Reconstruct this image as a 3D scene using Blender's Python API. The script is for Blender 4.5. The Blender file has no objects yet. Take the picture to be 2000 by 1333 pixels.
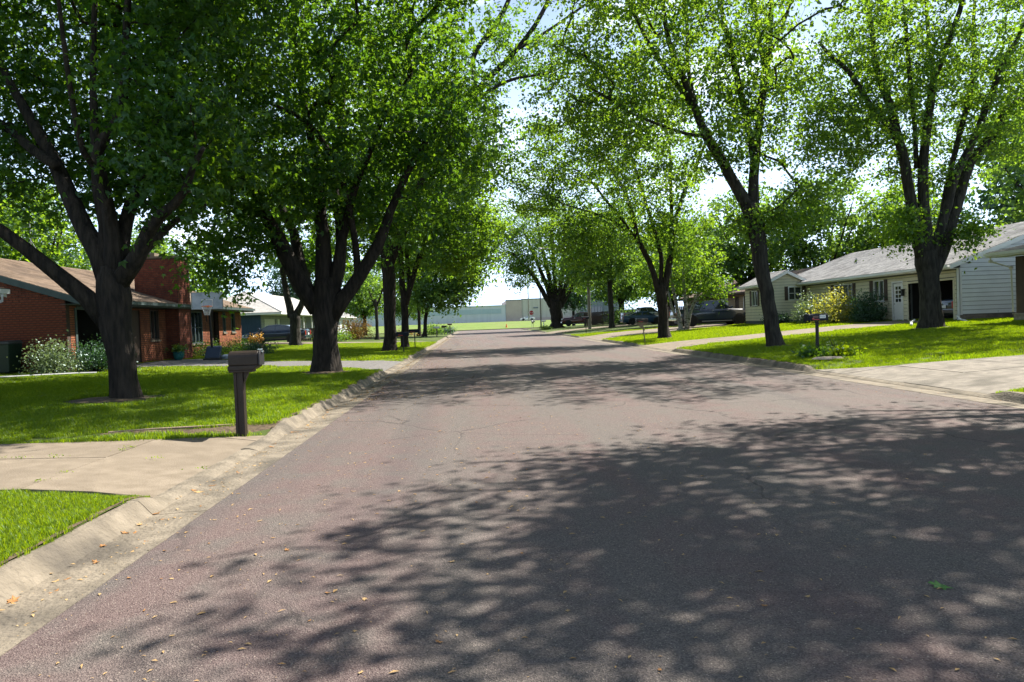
import bpy, math, random
import numpy as np
from mathutils import Vector, Matrix
R_=math.radians
rng=np.random.default_rng(7); random.seed(7)
scene=bpy.context.scene
col=scene.collection
# ---------------------------------------------------------------- camera
cd=bpy.data.cameras.new('camera'); cam=bpy.data.objects.new('camera',cd); col.objects.link(cam)
cd.lens=26.0; cd.sensor_width=36.0; cd.clip_start=.05; cd.clip_end=3000
cam.matrix_world=Matrix(((0.99796943,0.03833812,-0.05086452,0),(-0.05185262,0.02523494,-0.99833587,0),(-0.03699076,0.99894614,0.02717163,1.5),(0,0,0,1)))
scene.camera=cam
# ---------------------------------------------------------------- light
SUN_EL=50.; SUN_AZ=36.      # azimuth measured from +x (right of the street) towards +y (down the street)
sd=bpy.data.lights.new('sun','SUN'); sd.energy=5.0; sd.angle=R_(.53); sd.color=(1,.93,.82)
sun=bpy.data.objects.new('sun',sd); col.objects.link(sun)
tosun=Vector((math.cos(R_(SUN_EL))*math.cos(R_(SUN_AZ)),math.cos(R_(SUN_EL))*math.sin(R_(SUN_AZ)),math.sin(R_(SUN_EL))))
sun.rotation_euler=tosun.to_track_quat('Z','Y').to_euler(); sun.location=(20,10,30)
w=bpy.data.worlds.new('World'); scene.world=w; w.use_nodes=True
nt=w.node_tree; nt.nodes.clear()
def nd(nt,t,**k):
    n=nt.nodes.new(t)
    for a,b in k.items(): setattr(n,a,b)
    return n
sky=nd(nt,'ShaderNodeTexSky',sky_type='NISHITA',sun_disc=False,sun_elevation=R_(SUN_EL),sun_rotation=R_(90-SUN_AZ),air_density=1.0,dust_density=1.0,ozone_density=2.0)
tc=nd(nt,'ShaderNodeTexCoord'); mp=nd(nt,'ShaderNodeMapping'); mp.inputs['Scale'].default_value=(1,1,3.2)
nz=nd(nt,'ShaderNodeTexNoise'); nz.inputs['Scale'].default_value=2.2; nz.inputs['Detail'].default_value=7; nz.inputs['Roughness'].default_value=.55
cr=nd(nt,'ShaderNodeValToRGB'); cr.color_ramp.elements[0].position=.54; cr.color_ramp.elements[1].position=.70
mx=nd(nt,'ShaderNodeMixRGB'); mx.inputs[2].default_value=(17,18.5,20,1)
bg=nd(nt,'ShaderNodeBackground'); bg.inputs[1].default_value=.05
wo=nd(nt,'ShaderNodeOutputWorld')
L=nt.links.new
L(tc.outputs['Generated'],mp.inputs[0]); L(mp.outputs[0],nz.inputs[0]); L(nz.outputs[0],cr.inputs[0]); L(cr.outputs[0],mx.inputs[0])

sx=nd(nt,'ShaderNodeSeparateXYZ'); L(tc.outputs['Generated'],sx.inputs[0])
hz=nd(nt,'ShaderNodeMapRange'); hz.inputs['From Min'].default_value=0.0; hz.inputs['From Max'].default_value=.50; hz.inputs['To Min'].default_value=.92; hz.inputs['To Max'].default_value=0.; L(sx.outputs['Z'],hz.inputs['Value'])
mxh=nd(nt,'ShaderNodeMixRGB'); mxh.inputs[2].default_value=(11,14.2,18.8,1); L(hz.outputs[0],mxh.inputs[0]); L(sky.outputs[0],mxh.inputs[1])
L(mxh.outputs[0],mx.inputs[1]); L(mx.outputs[0],bg.inputs[0]); L(bg.outputs[0],wo.inputs[0])
vs=scene.view_settings; vs.view_transform='Standard'; vs.look='None'; vs.exposure=1.5; vs.gamma=1; vs.use_curve_mapping=False
c=scene.cycles; c.max_bounces=6; c.diffuse_bounces=3; c.glossy_bounces=2; c.transmission_bounces=5; c.transparent_max_bounces=8
c.caustics_reflective=False; c.caustics_refractive=False; c.use_denoising=True
# ---------------------------------------------------------------- materials
M={}
def mat(name,c1,c2=None,scale=3.,rough=.7,bump=0.,bscale=None,metal=0.,stretch=(1,1,1),detail=5,c3=None,s3=.4,spec=.3,coat=0.,lo=.35,hi=.65):
    m=bpy.data.materials.new(name); m.use_nodes=True; nt=m.node_tree; b=nt.nodes['Principled BSDF']
    b.inputs['Roughness'].default_value=rough; b.inputs['Metallic'].default_value=metal
    b.inputs['Specular IOR Level'].default_value=spec; b.inputs['Coat Weight'].default_value=coat; b.inputs['Coat Roughness'].default_value=.06
    L=nt.links.new
    if c2 is None: b.inputs['Base Color'].default_value=(*c1,1)
    tc=nd(nt,'ShaderNodeTexCoord'); mp=nd(nt,'ShaderNodeMapping'); mp.inputs['Scale'].default_value=stretch; L(tc.outputs['Object'],mp.inputs[0])
    if c2 is not None:
        n=nd(nt,'ShaderNodeTexNoise'); n.inputs['Scale'].default_value=scale; n.inputs['Detail'].default_value=detail; L(mp.outputs[0],n.inputs[0])
        r=nd(nt,'ShaderNodeValToRGB'); r.color_ramp.elements[0].position=lo; r.color_ramp.elements[1].position=hi
        r.color_ramp.elements[0].color=(*c1,1); r.color_ramp.elements[1].color=(*c2,1); L(n.outputs[0],r.inputs[0]); out=r.outputs[0]
        if c3 is not None:
            n3=nd(nt,'ShaderNodeTexNoise'); n3.inputs['Scale'].default_value=s3; n3.inputs['Detail'].default_value=3; L(mp.outputs[0],n3.inputs[0])
            r3=nd(nt,'ShaderNodeValToRGB'); r3.color_ramp.elements[0].position=.48; r3.color_ramp.elements[1].position=.68; L(n3.outputs[0],r3.inputs[0])
            m3=nd(nt,'ShaderNodeMixRGB'); m3.inputs[2].default_value=(*c3,1); L(r3.outputs[0],m3.inputs[0]); L(out,m3.inputs[1]); out=m3.outputs[0]
        L(out,b.inputs['Base Color'])
    if bump>0:
        nb=nd(nt,'ShaderNodeTexNoise'); nb.inputs['Scale'].default_value=bscale or scale*4; nb.inputs['Detail'].default_value=6; L(mp.outputs[0],nb.inputs[0])
        bp=nd(nt,'ShaderNodeBump'); bp.inputs['Strength'].default_value=min(1,bump); bp.inputs['Distance'].default_value=.02*max(1,bump); L(nb.outputs[0],bp.inputs['Height']); L(bp.outputs[0],b.inputs['Normal'])
    M[name]=m; return m
def leafmat(name,ca,cb,ta,tb,tr=.5,gloss=.06):
    m=bpy.data.materials.new(name); m.use_nodes=True; nt=m.node_tree; nt.nodes.clear(); L=nt.links.new
    at=nd(nt,'ShaderNodeAttribute',attribute_name='tint')
    def ramp(a,b):
        r=nd(nt,'ShaderNodeValToRGB'); r.color_ramp.elements[0].color=(*a,1); r.color_ramp.elements[1].color=(*b,1); L(at.outputs['Fac'],r.inputs[0]); return r
    d=nd(nt,'ShaderNodeBsdfDiffuse'); L(ramp(ca,cb).outputs[0],d.inputs[0])
    t=nd(nt,'ShaderNodeBsdfTranslucent'); L(ramp(ta,tb).outputs[0],t.inputs[0])
    g=nd(nt,'ShaderNodeBsdfGlossy'); g.inputs['Roughness'].default_value=.42; g.inputs[0].default_value=(.7,.85,.9,1)
    x=nd(nt,'ShaderNodeMixShader'); x.inputs[0].default_value=tr; L(d.outputs[0],x.inputs[1]); L(t.outputs[0],x.inputs[2])
    y=nd(nt,'ShaderNodeMixShader'); y.inputs[0].default_value=gloss; L(x.outputs[0],y.inputs[1]); L(g.outputs[0],y.inputs[2])
    o=nd(nt,'ShaderNodeOutputMaterial'); L(y.outputs[0],o.inputs[0]); M[name]=m; return m
leafmat('maple_leaf',(.012,.044,.012),(.036,.095,.016),(.07,.21,.010),(.30,.50,.016),.48,.03)
leafmat('ash_leaf',(.022,.060,.014),(.056,.122,.02),(.12,.28,.014),(.37,.55,.025),.52,.03)
leafmat('far_leaf',(.028,.070,.018),(.065,.13,.028),(.12,.27,.025),(.32,.49,.045),.5,.03)
leafmat('pale_leaf',(.06,.10,.045),(.15,.19,.09),(.14,.22,.06),(.3,.4,.14),.4)
leafmat('dark_leaf',(.015,.045,.02),(.04,.09,.035),(.04,.12,.02),(.1,.24,.04),.3)
leafmat('yellow_leaf',(.09,.14,.02),(.24,.22,.03),(.3,.38,.03),(.6,.5,.05),.5)
leafmat('orange_leaf',(.20,.11,.02),(.42,.22,.04),(.4,.22,.03),(.7,.4,.07),.45)
leafmat('grass_blade',(.075,.135,.007),(.16,.22,.012),(.22,.38,.004),(.46,.58,.008),.48,.02)
mat('bark',(.009,.007,.0055),(.034,.026,.019),12,.9,3.,20,stretch=(1,1,.18),detail=7)
mat('grey_bark',(.015,.0135,.011),(.050,.045,.036),11,.9,3.,22,stretch=(1,1,.2),detail=7)
mat('birch_bark',(.06,.055,.05),(.27,.26,.235),5,.8,.4,14,stretch=(1,1,3),lo=.4,hi=.5)
mat('soil',(.05,.036,.022),(.11,.08,.05),14,.95,1.,40)
mat('lawn_green',(.030,.05,.006),(.065,.095,.010),2.2,.95,1.,60,c3=(.085,.125,.022),s3=.35)
mat('berm_green',(.08,.135,.012),(.115,.175,.018),.4,.95,.6,8,c3=(.12,.15,.03),s3=.08)
mat('far_ground',(.06,.10,.025),(.09,.13,.035),.2,.95)
mat('concrete',(.15,.122,.09),(.20,.165,.125),5,.9,.35,60,c3=(.145,.118,.088),s3=.7)
mat('old_concrete',(.15,.135,.115),(.22,.195,.165),6,.92,.8,45,c3=(.10,.09,.075),s3=1.3)
mat('kerb_concrete',(.135,.115,.088),(.205,.175,.135),5,.92,1.,28,c3=(.085,.074,.06),s3=1.6)
mat('drive_asphalt',(.10,.095,.095),(.15,.145,.14),10,.9,.4,90)
mat('white_paint',(.72,.73,.72),(.66,.67,.66),2,.55)
mat('white_siding',(.70,.74,.76),(.64,.68,.70),1.5,.6)
mat('cream_siding',(.62,.58,.42),(.56,.52,.37),1.5,.6)
mat('tan_siding',(.34,.26,.17),(.29,.22,.14),1.5,.7)
mat('blue_paint',(.018,.042,.075),(.024,.052,.09),1.5,.6)
mat('grey_paint',(.24,.26,.27),(.29,.31,.32),1.5,.7)
mat('dark_trim',(.045,.07,.07),(.06,.085,.085),3,.6)
mat('brown_paint',(.06,.042,.032),(.08,.055,.042),2,.7)
mat('dark_interior',(.03,.028,.026),None,rough=.9)
mat('garage_door_dark',(.035,.045,.05),(.05,.06,.065),2,.6)
mat('garage_door_white',(.62,.62,.60),(.56,.56,.54),2,.6)
mat('mortar',(.075,.05,.04),(.05,.035,.03),12,.95,.4,60)
mat('lap_shadow',(.10,.11,.11),None,rough=.9)  # dark wall backing, painted as the shadow line under each siding board
mat('brick_red',(.13,.036,.022),(.21,.062,.034),7,.9,.5,60,c3=(.09,.024,.016),s3=3.1)
mat('brick_orange',(.22,.075,.036),(.30,.105,.05),6,.9,.5,60,c3=(.15,.048,.026),s3=2.3)
mat('shingle_tan',(.17,.125,.09),(.25,.19,.145),4,.95,.6,70,c3=(.12,.09,.07),s3=1.1)
mat('shingle_grey',(.22,.22,.225),(.36,.36,.36),4,.95,.6,70,c3=(.17,.17,.175),s3=1.1)
mat('shingle_pale',(.38,.37,.355),(.50,.49,.47),4,.95,.5,70)
mat('shingle_brown',(.20,.155,.13),(.29,.235,.20),4,.95,.6,70,c3=(.16,.12,.10),s3=1.1)
mat('roof_deck',(.12,.10,.09),None,rough=.9)
mat('glass',(.02,.03,.035),None,rough=.06,spec=.8)
mat('car_glass',(.012,.02,.03),None,rough=.05,spec=.9)
mat('rubber',(.015,.015,.016),None,rough=.8)
mat('black_paint',(.012,.022,.042),None,rough=.28,coat=1.)
mat('navy_paint',(.018,.05,.11),None,rough=.28,coat=1.)
mat('silver_paint',(.28,.31,.34),None,rough=.32,metal=.5,coat=1.)
mat('maroon_paint',(.075,.012,.014),None,rough=.3,coat=1.)
mat('white_car_paint',(.62,.64,.66),None,rough=.3,coat=1.)
mat('chrome',(.62,.62,.62),None,rough=.18,metal=1.)
mat('alloy',(.45,.45,.45),None,rough=.3,metal=.8)
mat('black_plastic',(.018,.018,.02),None,rough=.55)
mat('lamp_lens',(.55,.57,.6),None,rough=.1,spec=.8)
mat('red_lens',(.35,.012,.010),None,rough=.15,spec=.7)
mat('mailbox_brown',(.018,.012,.008),(.026,.018,.013),3,.5,.2,40)
mat('mailbox_black',(.010,.014,.022),None,rough=.5,spec=.12)
mat('post_wood',(.16,.12,.085),(.24,.19,.14),8,.85,.5,30,stretch=(4,4,.5))
mat('galvanised',(.30,.31,.32),(.38,.39,.40),6,.55,metal=.4)
mat('pole_wood',(.17,.155,.13),(.24,.22,.19),6,.9,.4,20,stretch=(3,3,.3))
mat('sign_red',(.42,.02,.025),None,rough=.5)
mat('sign_white',(.75,.75,.75),None,rough=.5)
mat('teal_glaze',(.02,.13,.14),(.03,.17,.17),3,.25)
mat('terracotta',(.10,.055,.04),(.14,.075,.05),6,.8,.3,30)
mat('bin_green',(.01,.028,.022),None,rough=.5)
mat('bin_grey',(.05,.055,.055),None,rough=.5)
mat('navy_plastic',(.035,.05,.085),None,rough=.5)
mat('dry_leaf',(.30,.18,.07),(.44,.31,.15),9,.8,.3,40)
mat('brown_leaf',(.22,.10,.035),(.36,.19,.07),9,.8,.3,40)
mat('fresh_leaf',(.05,.13,.03),(.10,.2,.05),9,.7)
mat('factory_grey',(.44,.47,.48),(.49,.52,.53),.3,.6,stretch=(3,3,.1))
mat('factory_teal',(.30,.38,.41),(.34,.42,.45),.3,.5)
mat('factory_beige',(.45,.43,.38),(.41,.39,.35),.4,.7,stretch=(3,3,.1))
mat('factory_tan',(.38,.31,.28),(.42,.35,.31),.5,.8)
mat('factory_dark',(.12,.14,.17),(.15,.17,.20),.4,.7)
mat('orange_plastic',(.75,.20,.06),None,rough=.5)
mat('stone',(.20,.17,.14),(.32,.28,.23),6,.9,.6,25)
mat('backboard',(.16,.20,.24),(.30,.34,.38),3,.15,spec=.7)
mat('net_white',(.7,.7,.7),None,rough=.8)
# asphalt: red-grey chip seal with light aggregate
def asphalt():
    m=bpy.data.materials.new('asphalt'); m.use_nodes=True; nt=m.node_tree; b=nt.nodes['Principled BSDF']; L=nt.links.new
    tc=nd(nt,'ShaderNodeTexCoord'); O=tc.outputs['Object']
    def noise(s,d=4,st=None):
        n=nd(nt,'ShaderNodeTexNoise'); n.inputs['Scale'].default_value=s; n.inputs['Detail'].default_value=d
        if st:
            mp=nd(nt,'ShaderNodeMapping'); mp.inputs['Scale'].default_value=st; L(O,mp.inputs[0]); L(mp.outputs[0],n.inputs[0])
        else: L(O,n.inputs[0])
        return n.outputs[0]
    def ramp(f,a,b_,p=.4,q=.6):
        r=nd(nt,'ShaderNodeValToRGB'); r.color_ramp.elements[0].position=p; r.color_ramp.elements[1].position=q
        r.color_ramp.elements[0].color=(*a,1); r.color_ramp.elements[1].color=(*b_,1); L(f,r.inputs[0]); return r.outputs[0]
    def mixc(f,a,b_,t='MIX',fv=None):
        x=nd(nt,'ShaderNodeMixRGB',blend_type=t)
        if fv is None: L(f,x.inputs[0])
        else: x.inputs[0].default_value=fv
        for i,v in ((1,a),(2,b_)):
            if isinstance(v,tuple): x.inputs[i].default_value=(*v,1)
            else: L(v,x.inputs[i])
        return x.outputs[0]
    base=ramp(noise(.6,5,(1.5,.16,1)),(.106,.096,.088),(.124,.082,.078),.40,.58)
    base=mixc(ramp(noise(2.3,6),(0,0,0),(1,1,1),.45,.7),base,(.108,.098,.088))
    v=nd(nt,'ShaderNodeTexVoronoi'); v.inputs['Scale'].default_value=140; L(O,v.inputs[0])
    bw=nd(nt,'ShaderNodeRGBToBW'); L(v.outputs['Color'],bw.inputs[0])
    st=ramp(bw.outputs[0],(.016,.014,.016),(.23,.19,.175),.20,.90)
    base=mixc(None,base,st,'MIX',.42)
    v2=nd(nt,'ShaderNodeTexVoronoi'); v2.inputs['Scale'].default_value=34; L(O,v2.inputs[0])
    sp=nd(nt,'ShaderNodeMath',operation='LESS_THAN'); sp.inputs[1].default_value=.13; L(v2.outputs['Distance'],sp.inputs[0])
    base=mixc(sp.outputs[0],base,(.27,.235,.20))
    # darker oily lane band running with the street, and worn dark patches
    base=mixc(ramp(noise(.8,4,(1.2,.06,1)),(0,0,0),(.42,.42,.42),.54,.70),base,(.055,.050,.055))
    base=mixc(ramp(noise(1.1,8,(1,.8,1)),(0,0,0),(.6,.6,.6),.66,.72),base,(.05,.047,.05))
    dn=nd(nt,'ShaderNodeMixRGB'); dn.inputs[0].default_value=.30; L(O,dn.inputs[1]); nn=nd(nt,'ShaderNodeTexNoise'); nn.inputs['Scale'].default_value=1.4; nn.inputs['Detail'].default_value=6; L(O,nn.inputs[0]); L(nn.outputs['Color'],dn.inputs[2])
    ck=nd(nt,'ShaderNodeTexVoronoi',feature='DISTANCE_TO_EDGE'); ck.inputs['Scale'].default_value=.42; L(dn.outputs[0],ck.inputs[0])
    lt=nd(nt,'ShaderNodeMath',operation='LESS_THAN'); lt.inputs[1].default_value=.0038; L(ck.outputs['Distance'],lt.inputs[0])
    mk=nd(nt,'ShaderNodeMath',operation='MULTIPLY'); L(lt.outputs[0],mk.inputs[0]); L(ramp(noise(.35,3),(0,0,0),(.6,.6,.6),.46,.52),mk.inputs[1])
    base=mixc(mk.outputs[0],base,(.03,.026,.026))
    L(base,b.inputs['Base Color']); b.inputs['Roughness'].default_value=.88; b.inputs['Specular IOR Level'].default_value=.25
    bp=nd(nt,'ShaderNodeBump'); bp.inputs['Strength'].default_value=.75; bp.inputs['Distance'].default_value=.008
    ad=nd(nt,'ShaderNodeMath',operation='ADD'); L(v.outputs['Distance'],ad.inputs[0]); L(noise(55,3),ad.inputs[1]); L(ad.outputs[0],bp.inputs['Height'])
    L(bp.outputs[0],b.inputs['Normal']); M['asphalt']=m
asphalt()
# ---------------------------------------------------------------- helpers
def tag(o,label=None,cat=None,group=None,kind=None):
    if label: o['label']=label
    if cat: o['category']=cat
    if group: o['group']=group
    if kind: o['kind']=kind
    return o
def empty(name,loc=(0,0,0),rz=0.,label=None,cat=None,group=None,kind=None):
    o=bpy.data.objects.new(name,None); col.objects.link(o); o.location=loc; o.rotation_euler=(0,0,rz); o.empty_display_size=.2
    return tag(o,label,cat,group,kind)
def link(name,me,parent=None,loc=None,kind=None,label=None):
    o=bpy.data.objects.new(name,me); col.objects.link(o)
    if loc is not None: o.location=loc
    if parent is not None: o.parent=parent
    if kind: o['kind']=kind
    if label: o['label']=label
    return o
def copy_tree(o,parent=None):
    c_=o.copy(); col.objects.link(c_); c_.parent=parent
    for ch in o.children: copy_tree(ch,c_)
    return c_
class MB:
    def __init__(s): s.v=[]; s.f=[]; s.mi=[]; s.m=0
    def add(s,vs,fs):
        k=len(s.v); s.v+= [tuple(map(float,p)) for p in vs]; s.f+=[tuple(k+i for i in f) for f in fs]; s.mi+=[s.m]*len(fs); return s
    def box(s,a,b):
        x0,y0,z0=a; x1,y1,z1=b
        if x0>x1:x0,x1=x1,x0
        if y0>y1:y0,y1=y1,y0
        if z0>z1:z0,z1=z1,z0
        return s.add([(x0,y0,z0),(x1,y0,z0),(x1,y1,z0),(x0,y1,z0),(x0,y0,z1),(x1,y0,z1),(x1,y1,z1),(x0,y1,z1)],
            [(0,3,2,1),(4,5,6,7),(0,1,5,4),(1,2,6,5),(2,3,7,6),(3,0,4,7)])
    def hexa(s,p8): return s.add(p8,[(0,3,2,1),(4,5,6,7),(0,1,5,4),(1,2,6,5),(2,3,7,6),(3,0,4,7)])
    def prism(s,poly,vec):  # extrude 3d polygon by vec
        n=len(poly); q=[tuple(np.add(p,vec)) for p in poly]
        return s.add(list(poly)+q,[tuple(range(n))[::-1],tuple(range(n,2*n))]+[(i,(i+1)%n,n+(i+1)%n,n+i) for i in range(n)])
    def tube(s,pts,rad,k=8,cap=True,ph=0.,prof=None):
        pts=[Vector(p) for p in pts]; n=len(pts)
        if not hasattr(rad,'__len__'): rad=[rad]*n
        t=(pts[1]-pts[0]).normalized(); u=t.orthogonal().normalized(); vs=[]
        for i,p in enumerate(pts):
            d=(pts[min(i+1,n-1)]-pts[max(i-1,0)])
            if d.length<1e-6: d=t.copy()
            d.normalize(); u=(u-d*u.dot(d)).normalized(); w_=d.cross(u)
            for j in range(k):
                a=2*math.pi*j/k+ph; rr=rad[i]*(prof(i,j,a,p) if prof else 1.)
                vs.append(p+u*math.cos(a)*rr+w_*math.sin(a)*rr)
        fs=[(i*k+j,i*k+(j+1)%k,(i+1)*k+(j+1)%k,(i+1)*k+j) for i in range(n-1) for j in range(k)]
        if cap: fs+= [tuple(range(k))[::-1],tuple(range((n-1)*k,n*k))]
        return s.add(vs,fs)
    def lathe(s,prof,c=(0,0,0),k=20,ax='z'):
        vs=[];n=len(prof)
        for r,h in prof:
            for j in range(k):
                a=2*math.pi*j/k; x,y=r*math.cos(a),r*math.sin(a)
                p=(x,y,h) if ax=='z' else ((x,h,y) if ax=='y' else (h,x,y))
                vs.append(tuple(np.add(p,c)))
        fs=[(i*k+j,i*k+(j+1)%k,(i+1)*k+(j+1)%k,(i+1)*k+j) for i in range(n-1) for j in range(k)]
        fs+=[tuple(range(k))[::-1],tuple(range((n-1)*k,n*k))]
        return s.add(vs,fs)
    def mesh(s,name,*mats,smooth=False):
        me=bpy.data.meshes.new(name); me.from_pydata(s.v,[],s.f)
        for m in mats: me.materials.append(M[m])
        if any(s.mi): me.polygons.foreach_set('material_index',s.mi)
        if smooth: me.polygons.foreach_set('use_smooth',[True]*len(me.polygons))
        me.update(); return me
    def build(s,name,m,parent=None,loc=None,kind=None,label=None,smooth=False,bevel=0):
        ms=(m,) if isinstance(m,str) else m
        o=link(name,s.mesh(name,*ms,smooth=smooth),parent,loc,kind,label)
        if bevel:
            b=o.modifiers.new('bevel','BEVEL'); b.width=bevel; b.segments=2; b.limit_method='ANGLE'
        return o
def npmesh(name,V,F,m,attr=None,smooth=False):
    me=bpy.data.meshes.new(name); V=np.ascontiguousarray(V,dtype=np.float32); F=np.ascontiguousarray(F,dtype=np.int32)
    k=F.shape[1]; me.vertices.add(len(V)); me.vertices.foreach_set('co',V.ravel())
    me.loops.add(F.size); me.loops.foreach_set('vertex_index',F.ravel())
    me.polygons.add(len(F)); me.polygons.foreach_set('loop_start',np.arange(0,F.size,k,dtype=np.int32))
    try: me.polygons.foreach_set('loop_total',np.full(len(F),k,dtype=np.int32))
    except Exception: pass
    if attr is not None:
        a=me.attributes.new('tint','FLOAT','POINT'); a.data.foreach_set('value',np.ascontiguousarray(attr,dtype=np.float32))
    me.materials.append(M[m]); me.update(calc_edges=True)
    if smooth: me.polygons.foreach_set('use_smooth',np.ones(len(F),dtype=bool))
    return me
def sst(a,b,t):
    t=np.clip((t-a)/(b-a),0,1); return t*t*(3-2*t)
XL=-2.92; XR=8.25
GAPS={'L':[(6.75,10.6),(23.4,30.6),(55.4,59.2),(88,92)],'R':[(11.4,17.6),(30.3,36.6),(47.3,57.4),(74.6,84.5),(105,110)]}
DRIVES={ # plan outlines of the driveways
 'near_left':[(-2.9,6.75),(-3.5,6.85),(-8,6.9),(-14,6.95),(-14,9.45),(-6,9.5),(-4.1,9.75),(-3.3,10.2),(-2.9,10.6)],
 'left_second':[(-2.9,23.4),(-3.6,24.3),(-5.7,25.7),(-9,27.2),(-12.4,27.6),(-13.55,26.6),(-13.55,33.9),(-11.3,33.2),(-9.2,30.6),(-5.5,29.2),(-3.8,29.6),(-2.9,30.6)],
 'left_third':[(-2.9,55.4),(-4,56),(-9,57.2),(-14,58.2),(-20,60),(-20,66),(-14,63.5),(-9,60),(-4,58.6),(-2.9,59.2)],
 'near_right':[(8.25,11.4),(9,11.5),(12,11.4),(24,11),(24,15.8),(12,15.95),(9.6,16.2),(8.9,16.7),(8.25,17.6)],
 'right_second':[(8.25,30.3),(8.9,30.9),(11.7,31.7),(14.3,32.5),(18.3,33.9),(22.7,34.7),(22.7,38.9),(19.4,38.4),(16.7,37.6),(13.2,36.1),(10.1,35.5),(9,35.8),(8.25,36.6)],
 'right_third':[(8.25,47.3),(9.1,48.1),(12.2,49.4),(15.4,51.3),(18,53),(21.9,54.6),(21.9,61.5),(15.3,60.5),(12,59.5),(9.2,56.6),(8.25,57.4)],
 'right_fourth':[(8.25,74.6),(10.7,78.5),(14,81),(22,84),(22,90),(14,87.5),(10.5,84.5),(8.25,84.5)],
}
def gz(X,Y):
    X=np.asarray(X,float); Y=np.asarray(Y,float)
    z=np.where(X<XL+.001,.12+.018*np.clip(-2.9-X,0,16),0.)+np.where(X>=XR-1e-3,.12+.042*np.clip(X-XR,0,16.5),0.)
    for side in 'LR':
        dx=(XL-X) if side=='L' else (X-XR)
        for a,b in GAPS[side]:
            z=z-np.where(dx>=-.002,.095*sst(a-.5,a+.1,Y)*(1-sst(b-.1,b+.5,Y))*(1-np.clip(dx/1.6,0,1)),0)
    return z*(1-sst(112,138,Y))+1.35*sst(140,215,Y)
def G(x,y): return float(gz(x,y))
# ---------------------------------------------------------------- ground
def inpoly(X,Y,poly):
    X=np.asarray(X,float);Y=np.asarray(Y,float); ins=np.zeros(X.shape,bool); n=len(poly)
    for i in range(n):
        x0,y0=poly[i]; x1,y1=poly[(i+1)%n]
        if y0==y1: continue
        cnd=((y0>Y)!=(y1>Y))&(X<(x1-x0)*(Y-y0)/(y1-y0)+x0); ins^=cnd
    return ins
def sheet(name,xs,ys,m,dz=0.,noise=0.,zf=None):
    X,Y=np.meshgrid(xs,ys); Z=(gz(X,Y) if zf is None else zf(X,Y))+dz
    if noise: Z=Z+noise*(np.sin(X*1.7+np.sin(Y*1.1)*2)*np.cos(Y*1.3+X*.4)+.6*np.sin(X*4.1+Y*3.3))
    if name=='lawn':
        for p in DRIVES.values(): Z=Z-.035*inpoly(X,Y,p)
    nx,ny=len(xs),len(ys); V=np.stack([X.ravel(),Y.ravel(),Z.ravel()],1)
    i,j=np.meshgrid(np.arange(ny-1),np.arange(nx-1),indexing='ij'); a=(i*nx+j).ravel()
    F=np.stack([a,a+1,a+nx+1,a+nx],1)
    o=link(name,npmesh(name,V,F,m,smooth=True)); o['kind']='structure'; return o
sheet('lawn',np.concatenate([np.linspace(-90,-22,30),np.linspace(-21,XL-.001,70)]),np.concatenate([np.arange(-30,30,.4),np.arange(30,127.4,1.)]),'lawn_green',0,.008)
sheet('lawn',np.concatenate([np.linspace(XR,26,60),np.linspace(27,90,30)]),np.concatenate([np.arange(-30,30,.4),np.arange(30,127.4,1.)]),'lawn_green',0,.008)
sheet('grass_bank',np.linspace(-420,420,120),np.concatenate([np.arange(137.2,216,2.),np.linspace(217,900,40)]),'berm_green',0,.03)
g=MB(); g.add([(-1500,-600,-.3),(1500,-600,-.3),(1500,1500,-.3),(-1500,1500,-.3)],[(0,1,2,3)]); g.build('ground','far_ground',kind='structure')
g=MB(); g.add([(-2.3,-30,0),(7.65,-30,0),(7.65,127.5,0),(-2.3,127.5,0)],[(0,1,2,3)]); g.build('road','asphalt',kind='structure')
g=MB(); g.add([(-95,127.5,0),(95,127.5,0),(95,137,0),(-95,137,0)],[(0,1,2,3)]); g.build('cross_street','asphalt',kind='structure')
g=MB(); g.box((-95,137,-.2),(95,137.2,.12)); g.build('far_kerb','concrete',kind='structure')
sheet('highway',np.linspace(-400,400,60),np.array([216.,219,222,226]),'concrete',.05)
# ---------------------------------------------------------------- kerbs, one segment per pour joint
def openness(side,y):  # 0 full kerb, 1 dropped
    d=0.
    for a,b in GAPS[side]:
        d=max(d,float(sst(a-.45,a+.15,y)*(1-sst(b-.15,b+.45,y))))
    return d
def kerb(side):
    root=empty('kerb',(0,0,0),kind='structure'); r=random.Random(3)
    s=-1 if side=='L' else 1
    x_a=-2.3 if side=='L' else 7.65
    y=-12.
    while y<126.8:
        y1=min(y+3.05,126.9); n=max(4,int((y1-y)/(.12 if y<30 else .5)))
        ys=np.linspace(y+.005,y1-.005,n); V=[]; tilt=r.uniform(-.006,.006)
        for yy in ys:
            o=openness(side,yy); h=.125*(1-o)+.03*o
            w1=0.
            if side=='L' and 10.4<yy<24: w1=.016*math.sin(yy*5.1)+.011*math.sin(yy*11.7+1)   # lumpy patched stretch
            elif yy<30: w1=.003*math.sin(yy*7)
            h+=w1*(1-o)+tilt
            P=[(0,-.10),(0,.004),(.44,-.012),(.47,.0+h*.15),(.51+w1,h*.55),(.555+w1,h*.93),(.60,h),(.66,h-.004),(.66,-.10)]
            V+= [(x_a+s*px_,yy,pz) for px_,pz in P]
        k=9; F=[(i*k+j,i*k+j+1,(i+1)*k+j+1,(i+1)*k+j) for i in range(n-1) for j in range(k-1)]
        if s<0: F=[f[::-1] for f in F]
        F+=[tuple(range(k)),tuple(range((n-1)*k,n*k))[::-1]]
        g=MB(); g.add(V,F); g.build('kerb_segment','kerb_concrete' ,root)
        y=y1
    return root
kerb('L'); kerb('R')
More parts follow.
